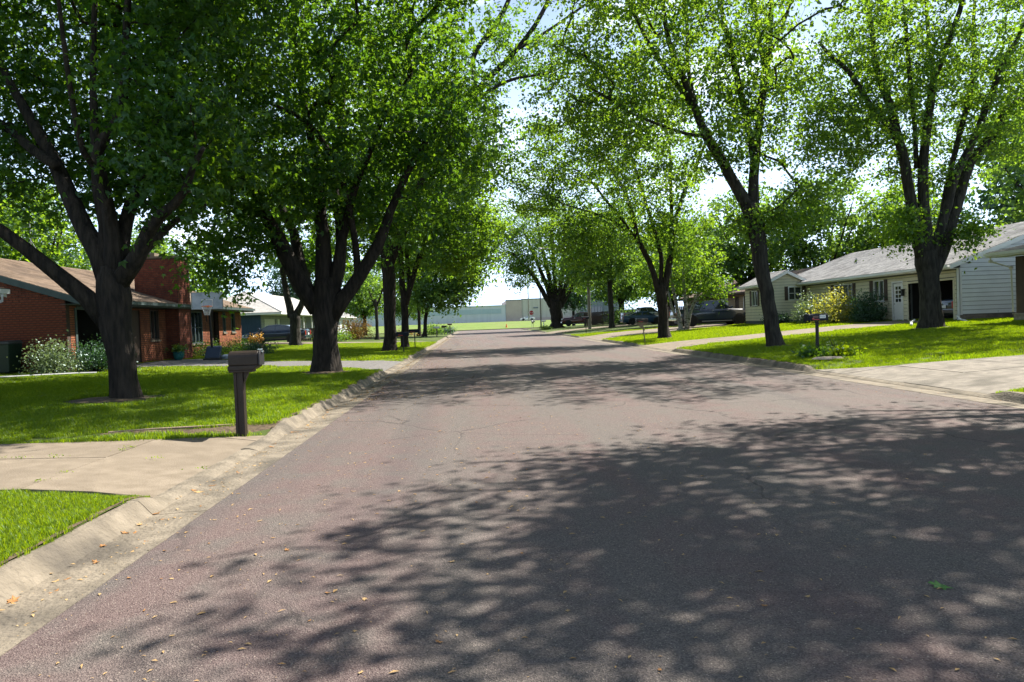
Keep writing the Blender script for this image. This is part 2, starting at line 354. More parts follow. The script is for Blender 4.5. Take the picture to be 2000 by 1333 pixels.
def dirt_edge(x,s,y0,y1,seed):   # bare soil line between kerb and turf
    rg=random.Random(seed); n=int((y1-y0)/.08); V=[]
    for i in range(n):
        y=y0+(y1-y0)*i/(n-1); w_=.018+.035*rg.random()**2; V+= [(x+s*.012,y,G(x+s*.02,y)+.012),(x+s*w_,y,G(x+s*.1,y)+.02)]
    F=[(2*i,2*i+1,2*i+3,2*i+2) for i in range(n-1)]; F=F if s>0 else [f[::-1] for f in F]
    g=MB(); g.add(V,F); g.build('soil_edge','soil',kind='structure')
dirt_edge(XL,-1,1.5,6.6,1); dirt_edge(XL,-1,10.8,23.2,2); dirt_edge(XR,1,17.9,30,3)
def inpoly(X,Y,poly):
    X=np.asarray(X,float);Y=np.asarray(Y,float); ins=np.zeros(X.shape,bool); n=len(poly)
    for i in range(n):
        x0,y0=poly[i]; x1,y1=poly[(i+1)%n]
        if y0==y1: continue
        cnd=((y0>Y)!=(y1>Y))&(X<(x1-x0)*(Y-y0)/(y1-y0)+x0); ins^=cnd
    return ins
def clip(poly,a,b,c_):   # keep a*x+b*y<=c
    out=[]; n=len(poly)
    for i in range(n):
        p,q=poly[i],poly[(i+1)%n]; dp=a*p[0]+b*p[1]-c_; dq=a*q[0]+b*q[1]-c_
        if dp<=0: out.append(p)
        if dp*dq<0: t=dp/(dp-dq); out.append((p[0]+t*(q[0]-p[0]),p[1]+t*(q[1]-p[1])))
    return out
def driveway(key,m,cell_x,cell_y,ox,oy,gap=.012,piece='concrete_slab'):
    poly=DRIVES[key]; root=empty('driveway',(0,0,0),kind='structure')
    xs=[p[0] for p in poly]; ys=[p[1] for p in poly]
    xg=np.arange(ox,max(xs)+cell_x,cell_x); xg=xg[(xg+cell_x>min(xs))]
    x0=ox
    while x0>min(xs): x0-=cell_x
    y0=oy
    while y0>min(ys): y0-=cell_y
    x=x0
    while x<max(xs):
        y=y0
        while y<max(ys):
            q=poly
            for a,b,c_ in ((-1,0,-(x+gap/2)),(1,0,x+cell_x-gap/2),(0,-1,-(y+gap/2)),(0,1,y+cell_y-gap/2)):
                q=clip(q,a,b,c_) if len(q)>2 else []
            if len(q)>2:
                # split lengthwise in x so the slab follows the slope
                dz=random.uniform(-.004,.004)
                def zz(p): return G(p[0],p[1])+.008+.02*min(1,abs(p[0]-(XL if p[0]<0 else XR))/.7)+dz
                top=[(p[0],p[1],zz(p)) for p in q]
                bot=[(p[0],p[1],zz(p)-.12) for p in q]; n=len(q)
                g=MB(); g.add(bot+top,[tuple(range(n))[::-1],tuple(range(n,2*n))]+[(i,(i+1)%n,n+(i+1)%n,n+i) for i in range(n)])
                g.build(piece,m,root)
            y+=cell_y
        x+=cell_x
    return root
driveway('near_left','concrete',1.9,1.62,-4.15-1.9,8.45,gap=.022)
driveway('left_second','drive_asphalt',2.2,60,-3.6-2.2*3,0,gap=.0,piece='asphalt_strip')
driveway('left_third','concrete',2.2,2.4,-3.6,55)
driveway('near_right','old_concrete',1.5,2.35,8.25+1.2,11.5,gap=.02)
driveway('right_second','concrete',1.6,2.3,8.25+1.2,32.)
driveway('right_third','concrete',1.8,2.6,8.25+1.2,48.)
driveway('right_fourth','concrete',2.4,2.6,8.25+1.2,76.)
LIMBS={
'T1':[
 [(-7.16,15.5,-0.02,0.307),(-7.18,15.5,0.24,0.27),(-7.21,15.5,1.03,0.252),(-7.28,15.5,1.67,0.289),(-7.31,15.5,2.29,0.334),(-7.33,15.5,2.66,0.298),(-7.35,15.5,2.92,0.225)],
 [(-7.44,15.5,1.72,0.18),(-7.76,15.35,2.3,0.179),(-8.13,15.14,2.72,0.15),(-8.64,14.89,3.26,0.126),(-8.93,14.61,3.59,0.111),(-9.82,14.32,4.24,0.083),(-10.82,14,4.67,0.049)],
 [(-7.35,15.5,2.61,0.243),(-7.57,15.57,3.14,0.208),(-7.9,15.66,3.69,0.182),(-8.2,15.78,4.34,0.165),(-8.52,15.91,5.06,0.139),(-8.92,16.04,5.79,0.121),(-9.33,16.19,6.48,0.094),(-9.72,16.34,7.18,0.067),(-10.17,16.5,8.11,0.043)],
 [(-8.3,15.5,4.97,0.108),(-9.06,15.98,5.46,0.102),(-9.87,16.68,6.03,0.087),(-11.21,17.5,6.91,0.061)],
 [(-7.26,15.5,2.66,0.198),(-7.25,15.33,3.83,0.098),(-7.16,15.09,4.24,0.079),(-7.19,14.8,4.74,0.06),(-7.23,14.48,4.97,0.055),(-7.2,14.14,5.59,0.049),(-7.1,13.78,6.36,0.044),(-6.97,13.4,7.11,0.035),(-6.85,13,8.22,0.023)],
 [(-7.36,15.5,2.71,0.207),(-7.44,15.58,3.77,0.136),(-7.6,15.7,4.52,0.11),(-7.68,15.83,5.29,0.092),(-7.74,15.98,6.38,0.074),(-7.76,16.15,7.5,0.061),(-7.76,16.32,8.64,0.052),(-7.64,16.5,10.88,0.034)],
 [(-7.23,15.5,2.71,0.198),(-7.26,15.42,3.95,0.135),(-7.39,15.3,5.16,0.107),(-6.92,15.17,5.74,0.097),(-6.63,15.02,6.57,0.087),(-6.51,14.85,7.21,0.073),(-6.37,14.68,7.92,0.06),(-6.08,14.5,9.74,0.038)],
 [(-7.26,15.5,2.66,0.225),(-7.18,15.74,3.46,0.156),(-7.14,16.1,4.26,0.131),(-6.91,16.52,5.09,0.106),(-6.95,16.98,5.98,0.089),(-6.76,17.47,7.27,0.066),(-6.67,18,8.63,0.052)],
 [(-7.26,15.5,2.5,0.207),(-6.8,15.35,2.99,0.17),(-6.38,15.14,3.57,0.132),(-6.03,14.89,3.83,0.108),(-5.46,14.61,4.22,0.072),(-5.13,14.32,4.69,0.054),(-4.85,14,4.9,0.037)],
 [(-6.86,15.5,3.01,0.117),(-6.66,15.98,3.47,0.102),(-6.43,16.68,3.99,0.078),(-6.09,17.5,4.45,0.051)],
],
'T2':[
 [(-4.57,22.84,-0.02,0.492),(-4.55,22.84,0.23,0.438),(-4.53,22.84,0.73,0.385),(-4.5,22.84,1.51,0.345),(-4.47,22.84,2.13,0.412),(-4.46,22.84,2.68,0.399),(-4.48,22.84,2.99,0.319)],
 [(-4.71,22.84,2.06,0.292),(-5.15,22.76,2.78,0.278),(-5.4,22.64,3.4,0.25),(-5.78,22.51,4.32,0.209),(-6.15,22.36,5.22,0.156),(-6.5,22.19,6.25,0.11),(-6.91,22.02,7.41,0.077),(-7.14,21.84,8.83,0.051)],
 [(-4.85,22.84,2.3,0.239),(-5.25,23.17,3.28,0.189),(-5.52,23.65,4.44,0.138),(-6.05,24.22,5.51,0.106),(-6.53,24.84,6.8,0.072)],
 [(-4.51,22.84,2.76,0.279),(-4.48,22.84,4,0.213),(-4.52,22.84,5.25,0.173),(-4.65,22.84,6.8,0.126),(-4.91,22.84,8.65,0.093),(-5.06,22.84,10.49,0.066),(-5.04,22.84,12.63,0.047)],
 [(-4.34,22.84,2.29,0.239),(-4.02,23.09,3.7,0.181),(-4.06,23.45,5.01,0.157),(-4.27,23.87,6.54,0.125),(-4.05,24.34,8.11,0.092),(-3.8,24.84,10.25,0.065)],
 [(-4.26,22.84,2.28,0.199),(-3.87,22.65,4.12,0.145),(-3.4,22.38,5.6,0.111),(-2.93,22.07,6.43,0.083),(-2.36,21.72,7.52,0.063),(-1.55,21.34,8.55,0.043)],
 [(-4.31,22.84,1.85,0.252),(-3.91,22.76,2.35,0.225),(-3.35,22.64,3.1,0.191),(-2.79,22.51,3.92,0.164),(-2.32,22.36,4.96,0.124),(-1.72,22.19,6.12,0.097),(-0.91,22.02,7.27,0.07),(-0.12,21.84,8.24,0.051)],
 [(-3.46,22.84,2.96,0.12),(-3.48,22.35,4.38,0.097),(-3.73,21.62,6.06,0.082),(-4.36,20.78,7.16,0.066),(-5.2,19.84,7.47,0.04)],
],
'T3':[
 [(-4.44,38.64,-0.04,0.495),(-4.41,38.64,0.23,0.36),(-4.33,38.64,1.39,0.303),(-4.32,38.64,2.99,0.303),(-4.31,38.64,4.58,0.337),(-4.3,38.64,5.37,0.27)],
 [(-4.45,38.64,4.85,0.202),(-4.56,38.48,6.94,0.168),(-4.65,38.23,9.51,0.122),(-4.76,37.95,12.29,0.088),(-4.84,37.64,15.25,0.066)],
 [(-4.24,38.64,4.97,0.202),(-3.75,38.64,7.2,0.18),(-3.26,38.64,9.56,0.157),(-2.74,38.64,11.91,0.135),(-2.27,38.64,14.52,0.101)],
 [(-4.19,38.64,4.7,0.225),(-3.53,38.69,6.14,0.214),(-2.75,38.76,8.12,0.203),(-1.37,38.85,10.88,0.181),(-0.25,38.94,12.46,0.17),(0.99,39.05,13.98,0.159),(2.13,39.15,15.01,0.137),(2.87,39.27,15.86,0.126),(3.84,39.39,17.07,0.115),(4.61,39.51,18.45,0.103),(5.21,39.64,20.11,0.081)],
 [(2.52,38.64,15.4,0.09),(3.61,38.64,15.98,0.079),(5.25,38.64,17.01,0.067),(6.62,38.64,17.91,0.056),(7.72,38.64,18.55,0.045)],
 [(-0.24,38.64,12.38,0.112),(1.38,38.27,13.41,0.089),(2.6,37.73,13.76,0.077),(3.92,37.1,13.75,0.065),(4.61,36.4,13.76,0.053),(5.02,35.64,13.91,0.031)],
 [(0.59,38.64,13.41,0.146),(0.53,38.8,15.31,0.135),(1.52,39.05,16.7,0.136),(2.24,39.33,17.87,0.126),(3,39.64,19.6,0.092)],
],
'T3b':[
 [(-4.1,43.86,0.02,0.306),(-4.09,43.86,0.38,0.23),(-4.02,43.86,1.95,0.204),(-4.01,43.86,3.01,0.204)],
 [(-4.02,43.86,2.86,0.179),(-4.13,43.86,4.37,0.166),(-4.17,43.86,6.47,0.153),(-4.2,43.86,8.57,0.128),(-4.26,43.86,11.56,0.089)],
 [(-3.96,43.86,2.7,0.179),(-3.58,43.86,3.9,0.153),(-3.18,43.86,5.09,0.153),(-2.61,43.86,6.42,0.14),(-1.96,43.86,7.6,0.115),(-1.05,43.86,9.38,0.089),(-0.22,43.86,11.45,0.064)],
 [(-3.68,43.86,3.75,0.128),(-3.77,44.34,6.21,0.116),(-3.27,45.04,8.73,0.092),(-3.05,45.86,11.98,0.067)],
],
'T4':[
 [(-12.66,53.2,0.22,0.495),(-12.64,53.2,0.59,0.387),(-12.63,53.2,1.6,0.34),(-12.69,53.2,2.62,0.371)],
 [(-12.85,53.2,2.34,0.279),(-13.14,53.2,3.98,0.217),(-13.35,53.2,5.62,0.186),(-13.62,53.2,7.44,0.155),(-13.92,53.2,10.33,0.108)],
 [(-12.56,53.2,2.4,0.263),(-12.01,53.2,3.58,0.186),(-11.58,53.2,5.2,0.155),(-11.2,53.2,7.36,0.124),(-10.71,53.2,10.24,0.077)],
],
'T5':[
 [(-5.34,80,0.1,0.326),(-5.27,80,0.59,0.209),(-5.16,80,1.97,0.186),(-4.82,80,3.61,0.186),(-4.25,80,5.51,0.163),(-3.61,80,7.69,0.116),(-2.96,80,10.42,0.093)],
 [(-5.02,80,2.79,0.14),(-5.55,80.24,5.02,0.14),(-6.03,80.59,7.27,0.117),(-6.34,81,10.08,0.094)],
 [(-4.83,80,3.33,0.14),(-3.47,80.24,4.67,0.117),(-1.79,80.59,5.46,0.094),(-0.38,81,6.27,0.071)],
],
'T5b':[
 [(-6.19,83.3,0.06,0.315),(-6.12,83.3,0.58,0.194),(-6.06,83.3,2.01,0.17),(-6.11,83.3,3.45,0.17),(-6.42,83.3,5.75,0.145),(-6.9,83.3,8.05,0.121)],
],
'T6':[
 [(-8.89,68.5,0.23,0.239),(-8.87,68.5,0.65,0.159),(-8.87,68.5,1.83,0.139),(-8.87,68.5,3,0.159),(-8.92,68.5,3.95,0.139)],
 [(-8.95,68.5,3.24,0.1),(-9.29,68.5,4.19,0.08),(-9.57,68.5,5.14,0.06)],
 [(-8.86,68.5,3.24,0.1),(-8.35,68.5,4.4,0.08),(-8.06,68.5,5.56,0.06)],
],
'R1':[
 [(18.91,29.72,0.37,0.536),(18.89,29.72,0.67,0.467),(18.89,29.72,1.44,0.389),(18.89,29.72,2.39,0.38),(18.84,29.72,3.24,0.432),(18.77,29.72,3.77,0.398)],
 [(18.59,29.72,3.56,0.277),(18.29,29.72,5.05,0.242),(18.1,29.72,6.32,0.207),(17.82,29.72,8.02,0.19),(17.28,29.72,8.97,0.147),(16.56,29.72,9.78,0.121),(15.72,29.72,11.13,0.095),(15,29.72,11.77,0.078),(14.46,29.72,12.39,0.061)],
 [(17.72,29.72,8.32,0.173),(17.52,29.82,9.6,0.165),(17.32,29.96,10.38,0.148),(17.07,30.13,11.49,0.123),(17.03,30.31,13.04,0.097),(17,30.51,14.39,0.08),(17.05,30.72,16.4,0.054)],
 [(18.8,29.72,3.56,0.311),(18.67,29.65,5.24,0.233),(18.62,29.56,6.96,0.189),(18.72,29.44,8.49,0.171),(19.01,29.31,10.62,0.145),(19.32,29.18,11.49,0.119),(19.67,29.03,12.57,0.101),(19.98,28.88,13.64,0.084),(20.34,28.72,15.98,0.05)],
 [(18.96,29.72,2.71,0.294),(19.56,29.8,3.81,0.26),(20.28,29.92,5.78,0.235),(20.98,30.05,7.38,0.201),(21.99,30.2,8.44,0.176),(22.83,30.37,9.6,0.141),(23.74,30.54,10.34,0.115),(25.28,30.72,11.75,0.08)],
 [(19.07,29.72,3.55,0.225),(19.67,29.64,5.63,0.181),(20.01,29.52,6.86,0.155),(20.75,29.39,8.37,0.145),(21.39,29.24,10.07,0.128),(21.81,29.07,11.35,0.11),(22.19,28.9,11.99,0.084),(22.82,28.72,13.53,0.058)],
 [(19.37,29.72,4.59,0.138),(20.19,29.97,7.57,0.122),(20.99,30.33,9.56,0.115),(21.71,30.75,11.62,0.107),(22.02,31.22,13.09,0.082),(22.53,31.72,15.27,0.055)],
 [(18.45,29.72,7.15,0.104),(18.29,29.56,9.2,0.095),(17.97,29.31,10.99,0.085),(17.69,29.03,12.93,0.068),(17.38,28.72,14.81,0.05)],
 [(19.27,29.72,10.75,0.095),(19.41,30.2,12.32,0.079),(19.75,30.9,14.52,0.072),(20.14,31.72,17.07,0.046)],
],
'R2':[
 [(10.89,26.16,0.1,0.335),(10.84,26.16,0.4,0.282),(10.74,26.16,0.92,0.251),(10.62,26.16,1.84,0.236),(10.44,26.16,2.96,0.251),(10.3,26.16,4.06,0.274),(10.14,26.16,4.89,0.304),(10,26.16,5.35,0.289)],
 [(10,26.16,5.26,0.228),(9.51,26.13,6.09,0.198),(8.97,26.09,7.01,0.182),(8.55,26.04,7.73,0.159),(8.29,25.99,8.27,0.136),(8,25.93,9.06,0.128),(7.52,25.86,10.22,0.105),(7.19,25.8,11.09,0.09),(6.98,25.73,12.48,0.075),(6.87,25.66,14.2,0.052)],
 [(8.17,26.16,8.77,0.107),(7.75,26.28,9.45,0.099),(7.23,26.46,10.34,0.092),(6.75,26.67,11.24,0.085),(6.37,26.91,12.26,0.07),(5.81,27.16,13.67,0.055)],
 [(8.55,26.16,7.8,0.076),(7.76,25.97,7.88,0.06),(6.78,25.7,8.14,0.052),(5.81,25.39,8.43,0.044),(4.88,25.04,8.87,0.036),(4.13,24.66,9.19,0.029)],
 [(10.18,26.16,4.89,0.213),(10.24,26.16,6.44,0.167),(10.41,26.16,7.9,0.145),(10.6,26.16,9.17,0.129),(10.8,26.16,10.25,0.122),(10.96,26.16,11.52,0.099),(11.06,26.16,12.96,0.076),(11.22,26.16,15.3,0.046)],
 [(10.27,26.16,6.63,0.137),(10.05,26.06,8.06,0.121),(9.76,25.92,9.11,0.113),(9.48,25.75,10.14,0.105),(9.19,25.57,11.14,0.089),(8.88,25.37,12.29,0.074),(8.5,25.16,13.94,0.051)],
 [(10.76,26.16,10.25,0.091),(10.64,26.4,11.16,0.077),(10.71,26.75,12.31,0.07),(10.89,27.16,14.16,0.047)],
 [(10.86,26.16,10.62,0.076),(11.42,26.16,11.69,0.068),(11.82,26.16,12.77,0.053),(12.27,26.16,14.21,0.038)],
 [(8.29,26.16,8.4,0.076),(8.08,26.52,10.25,0.069),(8.23,27.05,11.91,0.063),(8.35,27.66,14.43,0.048)],
],
'R3':[
 [(10.6,40.86,0.05,0.452),(10.61,40.86,0.36,0.333),(10.58,40.86,1.39,0.273),(10.55,40.86,2.25,0.285),(10.54,40.86,2.83,0.309),(10.55,40.86,3.25,0.238)],
 [(10.37,40.86,2.83,0.19),(10.07,40.79,3.98,0.154),(9.7,40.7,4.84,0.142),(9.27,40.58,5.69,0.13),(8.94,40.45,7.09,0.118),(8.58,40.32,8.2,0.106),(7.94,40.17,9.38,0.093),(7.12,40.02,10.62,0.07),(6.3,39.86,11.84,0.046)],
 [(10.65,40.86,2.68,0.202),(10.92,40.86,3.95,0.178),(11.2,40.86,5.37,0.154),(11.47,40.86,6.79,0.131),(12.05,40.86,8.48,0.107),(12.73,40.86,9.88,0.095),(13.28,40.86,11,0.071)],
 [(10.49,40.86,3.11,0.119),(10.6,40.96,4.83,0.119),(10.23,41.1,6.57,0.108),(9.93,41.27,7.75,0.096),(9.61,41.45,9.22,0.084),(9.18,41.65,10.72,0.073),(8.83,41.86,12.22,0.061)],
 [(10.99,40.86,4.24,0.095),(11.19,40.7,6.49,0.095),(11.13,40.45,8.43,0.082),(11.06,40.17,10.33,0.07),(10.8,39.86,11.92,0.058)],
 [(9.74,40.86,4.85,0.095),(8.9,41.02,6.32,0.084),(7.84,41.27,7.81,0.072),(6.78,41.55,9.32,0.06),(5.98,41.86,9.98,0.037)],
 [(9.41,40.86,5.43,0.071),(8.2,40.38,6.54,0.059),(6.96,39.68,7.03,0.058),(5.48,38.86,7.36,0.034)],
],
'R4':[
 [(14.38,76.6,0.16,0.401),(14.4,76.6,0.65,0.29),(14.36,76.6,2.57,0.267),(14.32,76.6,4.71,0.245),(14.23,76.6,6.84,0.223)],
 [(14.22,76.6,6.58,0.178),(13.85,76.6,8.45,0.156),(13.12,76.6,10.6,0.111),(12.41,76.6,13.27,0.089)],
 [(14.27,76.6,6.31,0.178),(14.93,76.6,8.42,0.156),(15.66,76.6,11.06,0.111),(16.2,76.6,14.23,0.089)],
],
'R5':[
 [(11.73,104,0.05,1.21),(11.75,104,0.63,0.907),(11.72,104,1.79,0.847),(11.7,104,3.24,0.877),(11.66,104,4.32,0.938)],
 [(10.97,104,3.26,0.363),(9.86,103.67,5.45,0.332),(8.6,103.19,7.62,0.27),(7.05,102.62,9.41,0.209),(5.65,102,10.82,0.148)],
 [(11.27,104,3.61,0.363),(10.36,104,6.53,0.302),(9.31,104,9.45,0.242),(8.32,104,12,0.181),(7.33,104,14.54,0.121)],
 [(11.5,104,3.97,0.333),(10.93,104.33,7.25,0.273),(10.3,104.81,10.57,0.244),(9.75,105.38,14.28,0.184),(9.43,106,18.02,0.123)],
 [(11.8,104,3.95,0.333),(11.63,104,7.57,0.272),(11.54,104,11.17,0.242),(11.55,104,15.49,0.181),(11.85,104,19.78,0.121)],
 [(12.09,104,3.94,0.333),(12.52,103.67,7.16,0.302),(12.87,103.19,10.34,0.24),(13.28,102.62,13.83,0.179),(13.82,102,17.26,0.119)],
 [(12.29,104,3.58,0.333),(13.11,104,6.08,0.272),(13.63,104,8.58,0.242),(14.17,104,11.45,0.181),(14.92,104,14.31,0.121)],
 [(12.42,104,3.21,0.302),(13.69,104.24,5.34,0.243),(14.97,104.59,7.13,0.183),(16.34,105,8.93,0.122)],
],
'B':[
 [(14.69,52,0.3,0.272),(14.7,52,0.59,0.181),(14.58,52,1.51,0.136),(14.42,52,2.42,0.121),(14.23,52,3.52,0.106),(14.12,52,4.62,0.076)],
 [(15.13,52,0.32,0.227),(15.14,52,0.65,0.166),(15.13,52,1.49,0.136),(15.09,52,2.4,0.121),(15.05,52,3.49,0.091),(15.05,52,4.95,0.06)],
 [(15.21,52,0.57,0.151),(15.41,52.08,1.48,0.121),(15.73,52.2,2.2,0.106),(16.09,52.34,2.81,0.091),(16.4,52.5,3.84,0.061)],
 [(14.39,52,1.33,0.091),(14.08,51.88,2.07,0.091),(13.91,51.7,2.61,0.075),(13.76,51.5,3.15,0.06)],
],
}
# ---------------------------------------------------------------- trees
TRIS=[]
key_=lambda l:l[:40]
def unit(a): return a/(np.linalg.norm(a,axis=-1,keepdims=True)+1e-9)
def leaves(C,n_each,size,spread,rg,star=False,flat=.8,az=.35,tint_c=None,dirs=None,along=.4):
    m=len(C); N=m*n_each
    off=rg.normal(size=(N,3))*np.array(spread); P=np.repeat(C,n_each,0)+off
    if dirs is not None: P=P+np.repeat(dirs,n_each,0)*(rg.normal(size=(N,1))*along)
    nrm=unit(rg.normal(size=(N,3))*np.array([flat,flat,.55])+np.array([0,0,.85]))
    a=rg.normal(size=(N,3)); t=unit(a-(a*nrm).sum(1,keepdims=True)*nrm); t[:,2]-=az; t=unit(t)
    s=np.cross(nrm,t); nrm=np.cross(t,s)
    sz=size*rg.uniform(.45,1.4,size=(N,1))
    base_t=np.clip((rg.beta(2,2.2,size=N)*.55+.45*np.repeat(rg.random(m) if tint_c is None else tint_c,n_each)),0,1)
    Vs=[];lobes=[(1.,0.,.34)] if not star else [(1.,0.,.26),(.82,1.0,.22),(.82,-1.0,.22)]
    for ln,ang,wd in lobes:
        d=t*math.cos(ang)+s*math.sin(ang); q=s*math.cos(ang)-t*math.sin(ang)
        Vs.append(np.stack([P,P+d*sz*.45*ln+q*sz*wd+nrm*sz*.07,P+d*sz*ln-nrm*sz*.10,P+d*sz*.45*ln-q*sz*wd+nrm*sz*.07],1))
    V=np.concatenate(Vs,1).reshape(-1,3); k=4*len(lobes)
    q=np.arange(0,len(V),4)[:,None]
    F=np.concatenate([q+np.array([0,1,2]),q+np.array([0,2,3])],1).reshape(-1,3)
    return V,F,np.repeat(base_t,k)
def resample(pl,step,rg,wob=.0):
    P=np.array(pl,float); n=len(P)
    # catmull-rom
    out=[]
    for i in range(n-1):
        p0=P[max(i-1,0)];p1=P[i];p2=P[i+1];p3=P[min(i+2,n-1)]
        m=max(1,int(np.linalg.norm(p2[:3]-p1[:3])/step))
        for k in range(m):
            t=k/m; out.append(.5*((2*p1)+(-p0+p2)*t+(2*p0-5*p1+4*p2-p3)*t*t+(-p0+3*p1-3*p2+p3)*t**3))
    out.append(P[-1]); out=np.array(out)
    if wob and len(out)>3: out[1:-1,:3]+=rg.normal(size=(len(out)-2,3))*wob*out[1:-1,3:4]
    out[:,3]=np.maximum(out[:,3],.008); return out
def bark_tube(g,pl,base,k,rg,flare=False,gz0=0.):
    pts=pl[:,:3]-base; rad=pl[:,3]; ph=rg.uniform(0,6,4)
    def prof(i,j,a,p):
        z=p.z-gz0; f=1.
        if rad[i]>.05: f+=.045*math.sin(7*a+ph[0]+.9*z)+.035*math.sin(11*a+ph[1]-1.3*z)+.03*math.sin(3*a+ph[2]+2*z)
        if flare and z<.8: f+=max(0,.13*math.exp(-max(z,0)/.16)*(1+.8*math.sin(5*a+ph[3])))
        return f
    g.tube([tuple(p) for p in pts],list(rad),k,cap=True,prof=prof)
def make_tree(name,label,limbs,blobs,leaf,mats=('bark','maple_leaf'),seed=1,group=None,base=None,star=False,twig0=.0065,single_limbs=True,clump=(.22,.22,.12),along=.42,cut=None,step=.45,cat='tree',sk=.35,drop=0.,weep=0.,dens=1.):
    """limbs: polylines (x,y,z,r); the first is the trunk. blobs: ellipsoids (x,y,z,rx,ry,rz,count) the crown fills."""
    rg=np.random.default_rng(seed); base=np.array(limbs[0][0][:3] if base is None else base,float)
    base[2]=G(base[0],base[1])
    root=empty(name,tuple(base),0,label,cat,group)
    R=[resample(l,.35,rg,.06) for l in limbs]
    nodes=[];dirs=[];par=[];ok=[]
    for li,r in enumerate(R):
        for i in range(len(r)):
            nodes.append(r[i,:3]); d=r[min(i+1,len(r)-1),:3]-r[max(i-1,0),:3]; dirs.append(d/(np.linalg.norm(d)+1e-9))
            par.append(-1); ok.append((li>0 and i>len(r)*.22) or len(R)==1)
    A=[]
    for (x,y,z,a,b,c_,n) in blobs:
        n=int(n*dens); u=unit(rg.normal(size=(n,3))); rr=rg.random((n,1))**(1/2.4)
        A.append(np.array([x,y,z])+u*rr*np.array([a,b,c_]))
    A=np.concatenate(A); A=A[A[:,2]>base[2]+1.7 if cat=='tree' else A[:,2]>base[2]+.1]
    nodes=np.array(nodes); dirs=np.array(dirs); ok=np.array(ok)
    if cut is not None: A=A[~cut(A)]
    S=nodes[ok]; dmin=np.sqrt(((A[:,None]-S[None])**2).sum(2)).min(1); A=A[np.argsort(dmin)]
    N=len(nodes); cap=N+len(A)*14; NP=np.zeros((cap,3)); ND=np.zeros((cap,3)); NP[:N]=nodes; ND[:N]=dirs
    OK=np.zeros(cap,bool); OK[:N]=ok; PA=np.full(cap,-1); tips=np.zeros(cap,int); paths=[]
    for a in A:
        d2=((NP[:N]-a)**2).sum(1)+np.where(OK[:N],0,1e6); up=(NP[:N,2]>a[2]+.5)*1.2; q=int(np.argmin(d2+up)); p=NP[q]; Ld=math.sqrt(d2[q])
        if Ld<.25 or Ld>9: continue
        m=max(2,min(12,int(Ld/.5))); dd=(a-p)/Ld; t0=ND[q]*sk+dd*(1-sk)
        path=[p];prev=q;ids=[q]
        for i in range(1,m+1):
            t=i/m; c1=p+t0*Ld*.5+np.array([0,0,.10*Ld])
            pt=(1-t)**2*p+2*t*(1-t)*c1+t*t*a; pt=pt+rg.normal(size=3)*.03*Ld**.5*(t<1)
            if weep: pt[2]-=weep*t*t
            NP[N]=pt; ND[N]=unit(pt-path[-1]); OK[N]=True; PA[N]=prev; prev=N; ids.append(N); path.append(pt); N+=1
        k=prev
        while k>=0 and PA[k]>=-1 and k>=len(nodes): tips[k]+=1; k=PA[k]
        paths.append(ids)
    # trunk and limbs
    g=MB(); k0=22 if R[0][0,3]>.3 else 12
    tr=R[0].copy(); tr=np.vstack([tr[0]-np.array([0,0,.25,0]),tr]); bark_tube(g,tr,base,k0,rg,True)
    g.build('trunk',mats[0],root,smooth=True)
    if single_limbs:
        for r in R[1:]:
            g=MB(); bark_tube(g,r,base,16 if r[0,3]>.15 else 9,rg); g.build('limb',mats[0],root,smooth=True)
    elif len(R)>1:
        g=MB()
        for r in R[1:]: bark_tube(g,r,base,8,rg)
        g.build('limbs',mats[0],root,smooth=True,kind='stuff')
    g=MB(); C=[]; D=[]
    for ids in paths:
        pts=NP[ids]-base; rad=[twig0*max(1,tips[i])**.46 for i in ids]; rad[0]=rad[1]*1.15; rad[-1]=min(rad[-1],twig0*.8) if tips[ids[-1]]<=1 else rad[-1]
        g.tube([tuple(p) for p in pts],rad,5 if rad[1]>.03 else 3,cap=False)
        for q_ in ([-1] if len(ids)<=3 else ([-1,-2] if len(ids)<=6 else [-1,-2,-4])):
            C.append(NP[ids[q_]]); D.append(unit(NP[ids[q_]]-NP[ids[q_-1]]) if len(ids)+q_>0 else np.array([1.,0,0]))
    g.build('twigs',mats[0],root,kind='stuff')
    C=np.array(C)-base; C[:,2]-=drop
    ne,size=leaf
    V,F,t=leaves(C,ne,size,clump,rg,star,dirs=np.array(D),along=along)
    me=npmesh('crown',V,F,mats[1],t); link('crown',me,root,kind='stuff')
    TRIS.append((name,key_(label),len(F)))
    return root,len(F)
# ---------------------------------------------------------------- building helpers
def cells(L_,z0,z1,ops):
    us=sorted({0,L_,*[o[0] for o in ops],*[o[1] for o in ops]}); us=[u for u in us if 0<=u<=L_]
    zs=sorted({z0,z1,*[o[2] for o in ops],*[o[3] for o in ops]}); zs=[z for z in zs if z0<=z<=z1]
    for a,b in zip(us,us[1:]):
        for c_,d in zip(zs,zs[1:]):
            um,zm=(a+b)/2,(c_+d)/2
            if not any(o[0]<um<o[1] and o[2]<zm<o[3] for o in ops): yield a,b,c_,d
class Plane:
    """vertical wall plane from p0 to p1 (plan), outward normal n"""
    def __init__(s,p0,p1,n):
        s.p0=np.array(p0,float); d=np.array(p1,float)-s.p0; s.L=float(np.linalg.norm(d)); s.d=d/s.L; s.n=np.array(n,float)
    def P(s,u,z,o=0.): q=s.p0+s.d*u+s.n*o; return (q[0],q[1],z)
    def slab(s,g,u0,u1,z0,z1,o0,o1):
        g.hexa([s.P(u0,z0,o0),s.P(u1,z0,o0),s.P(u1,z0,o1),s.P(u0,z0,o1),s.P(u0,z1,o0),s.P(u1,z1,o0),s.P(u1,z1,o1),s.P(u0,z1,o1)])
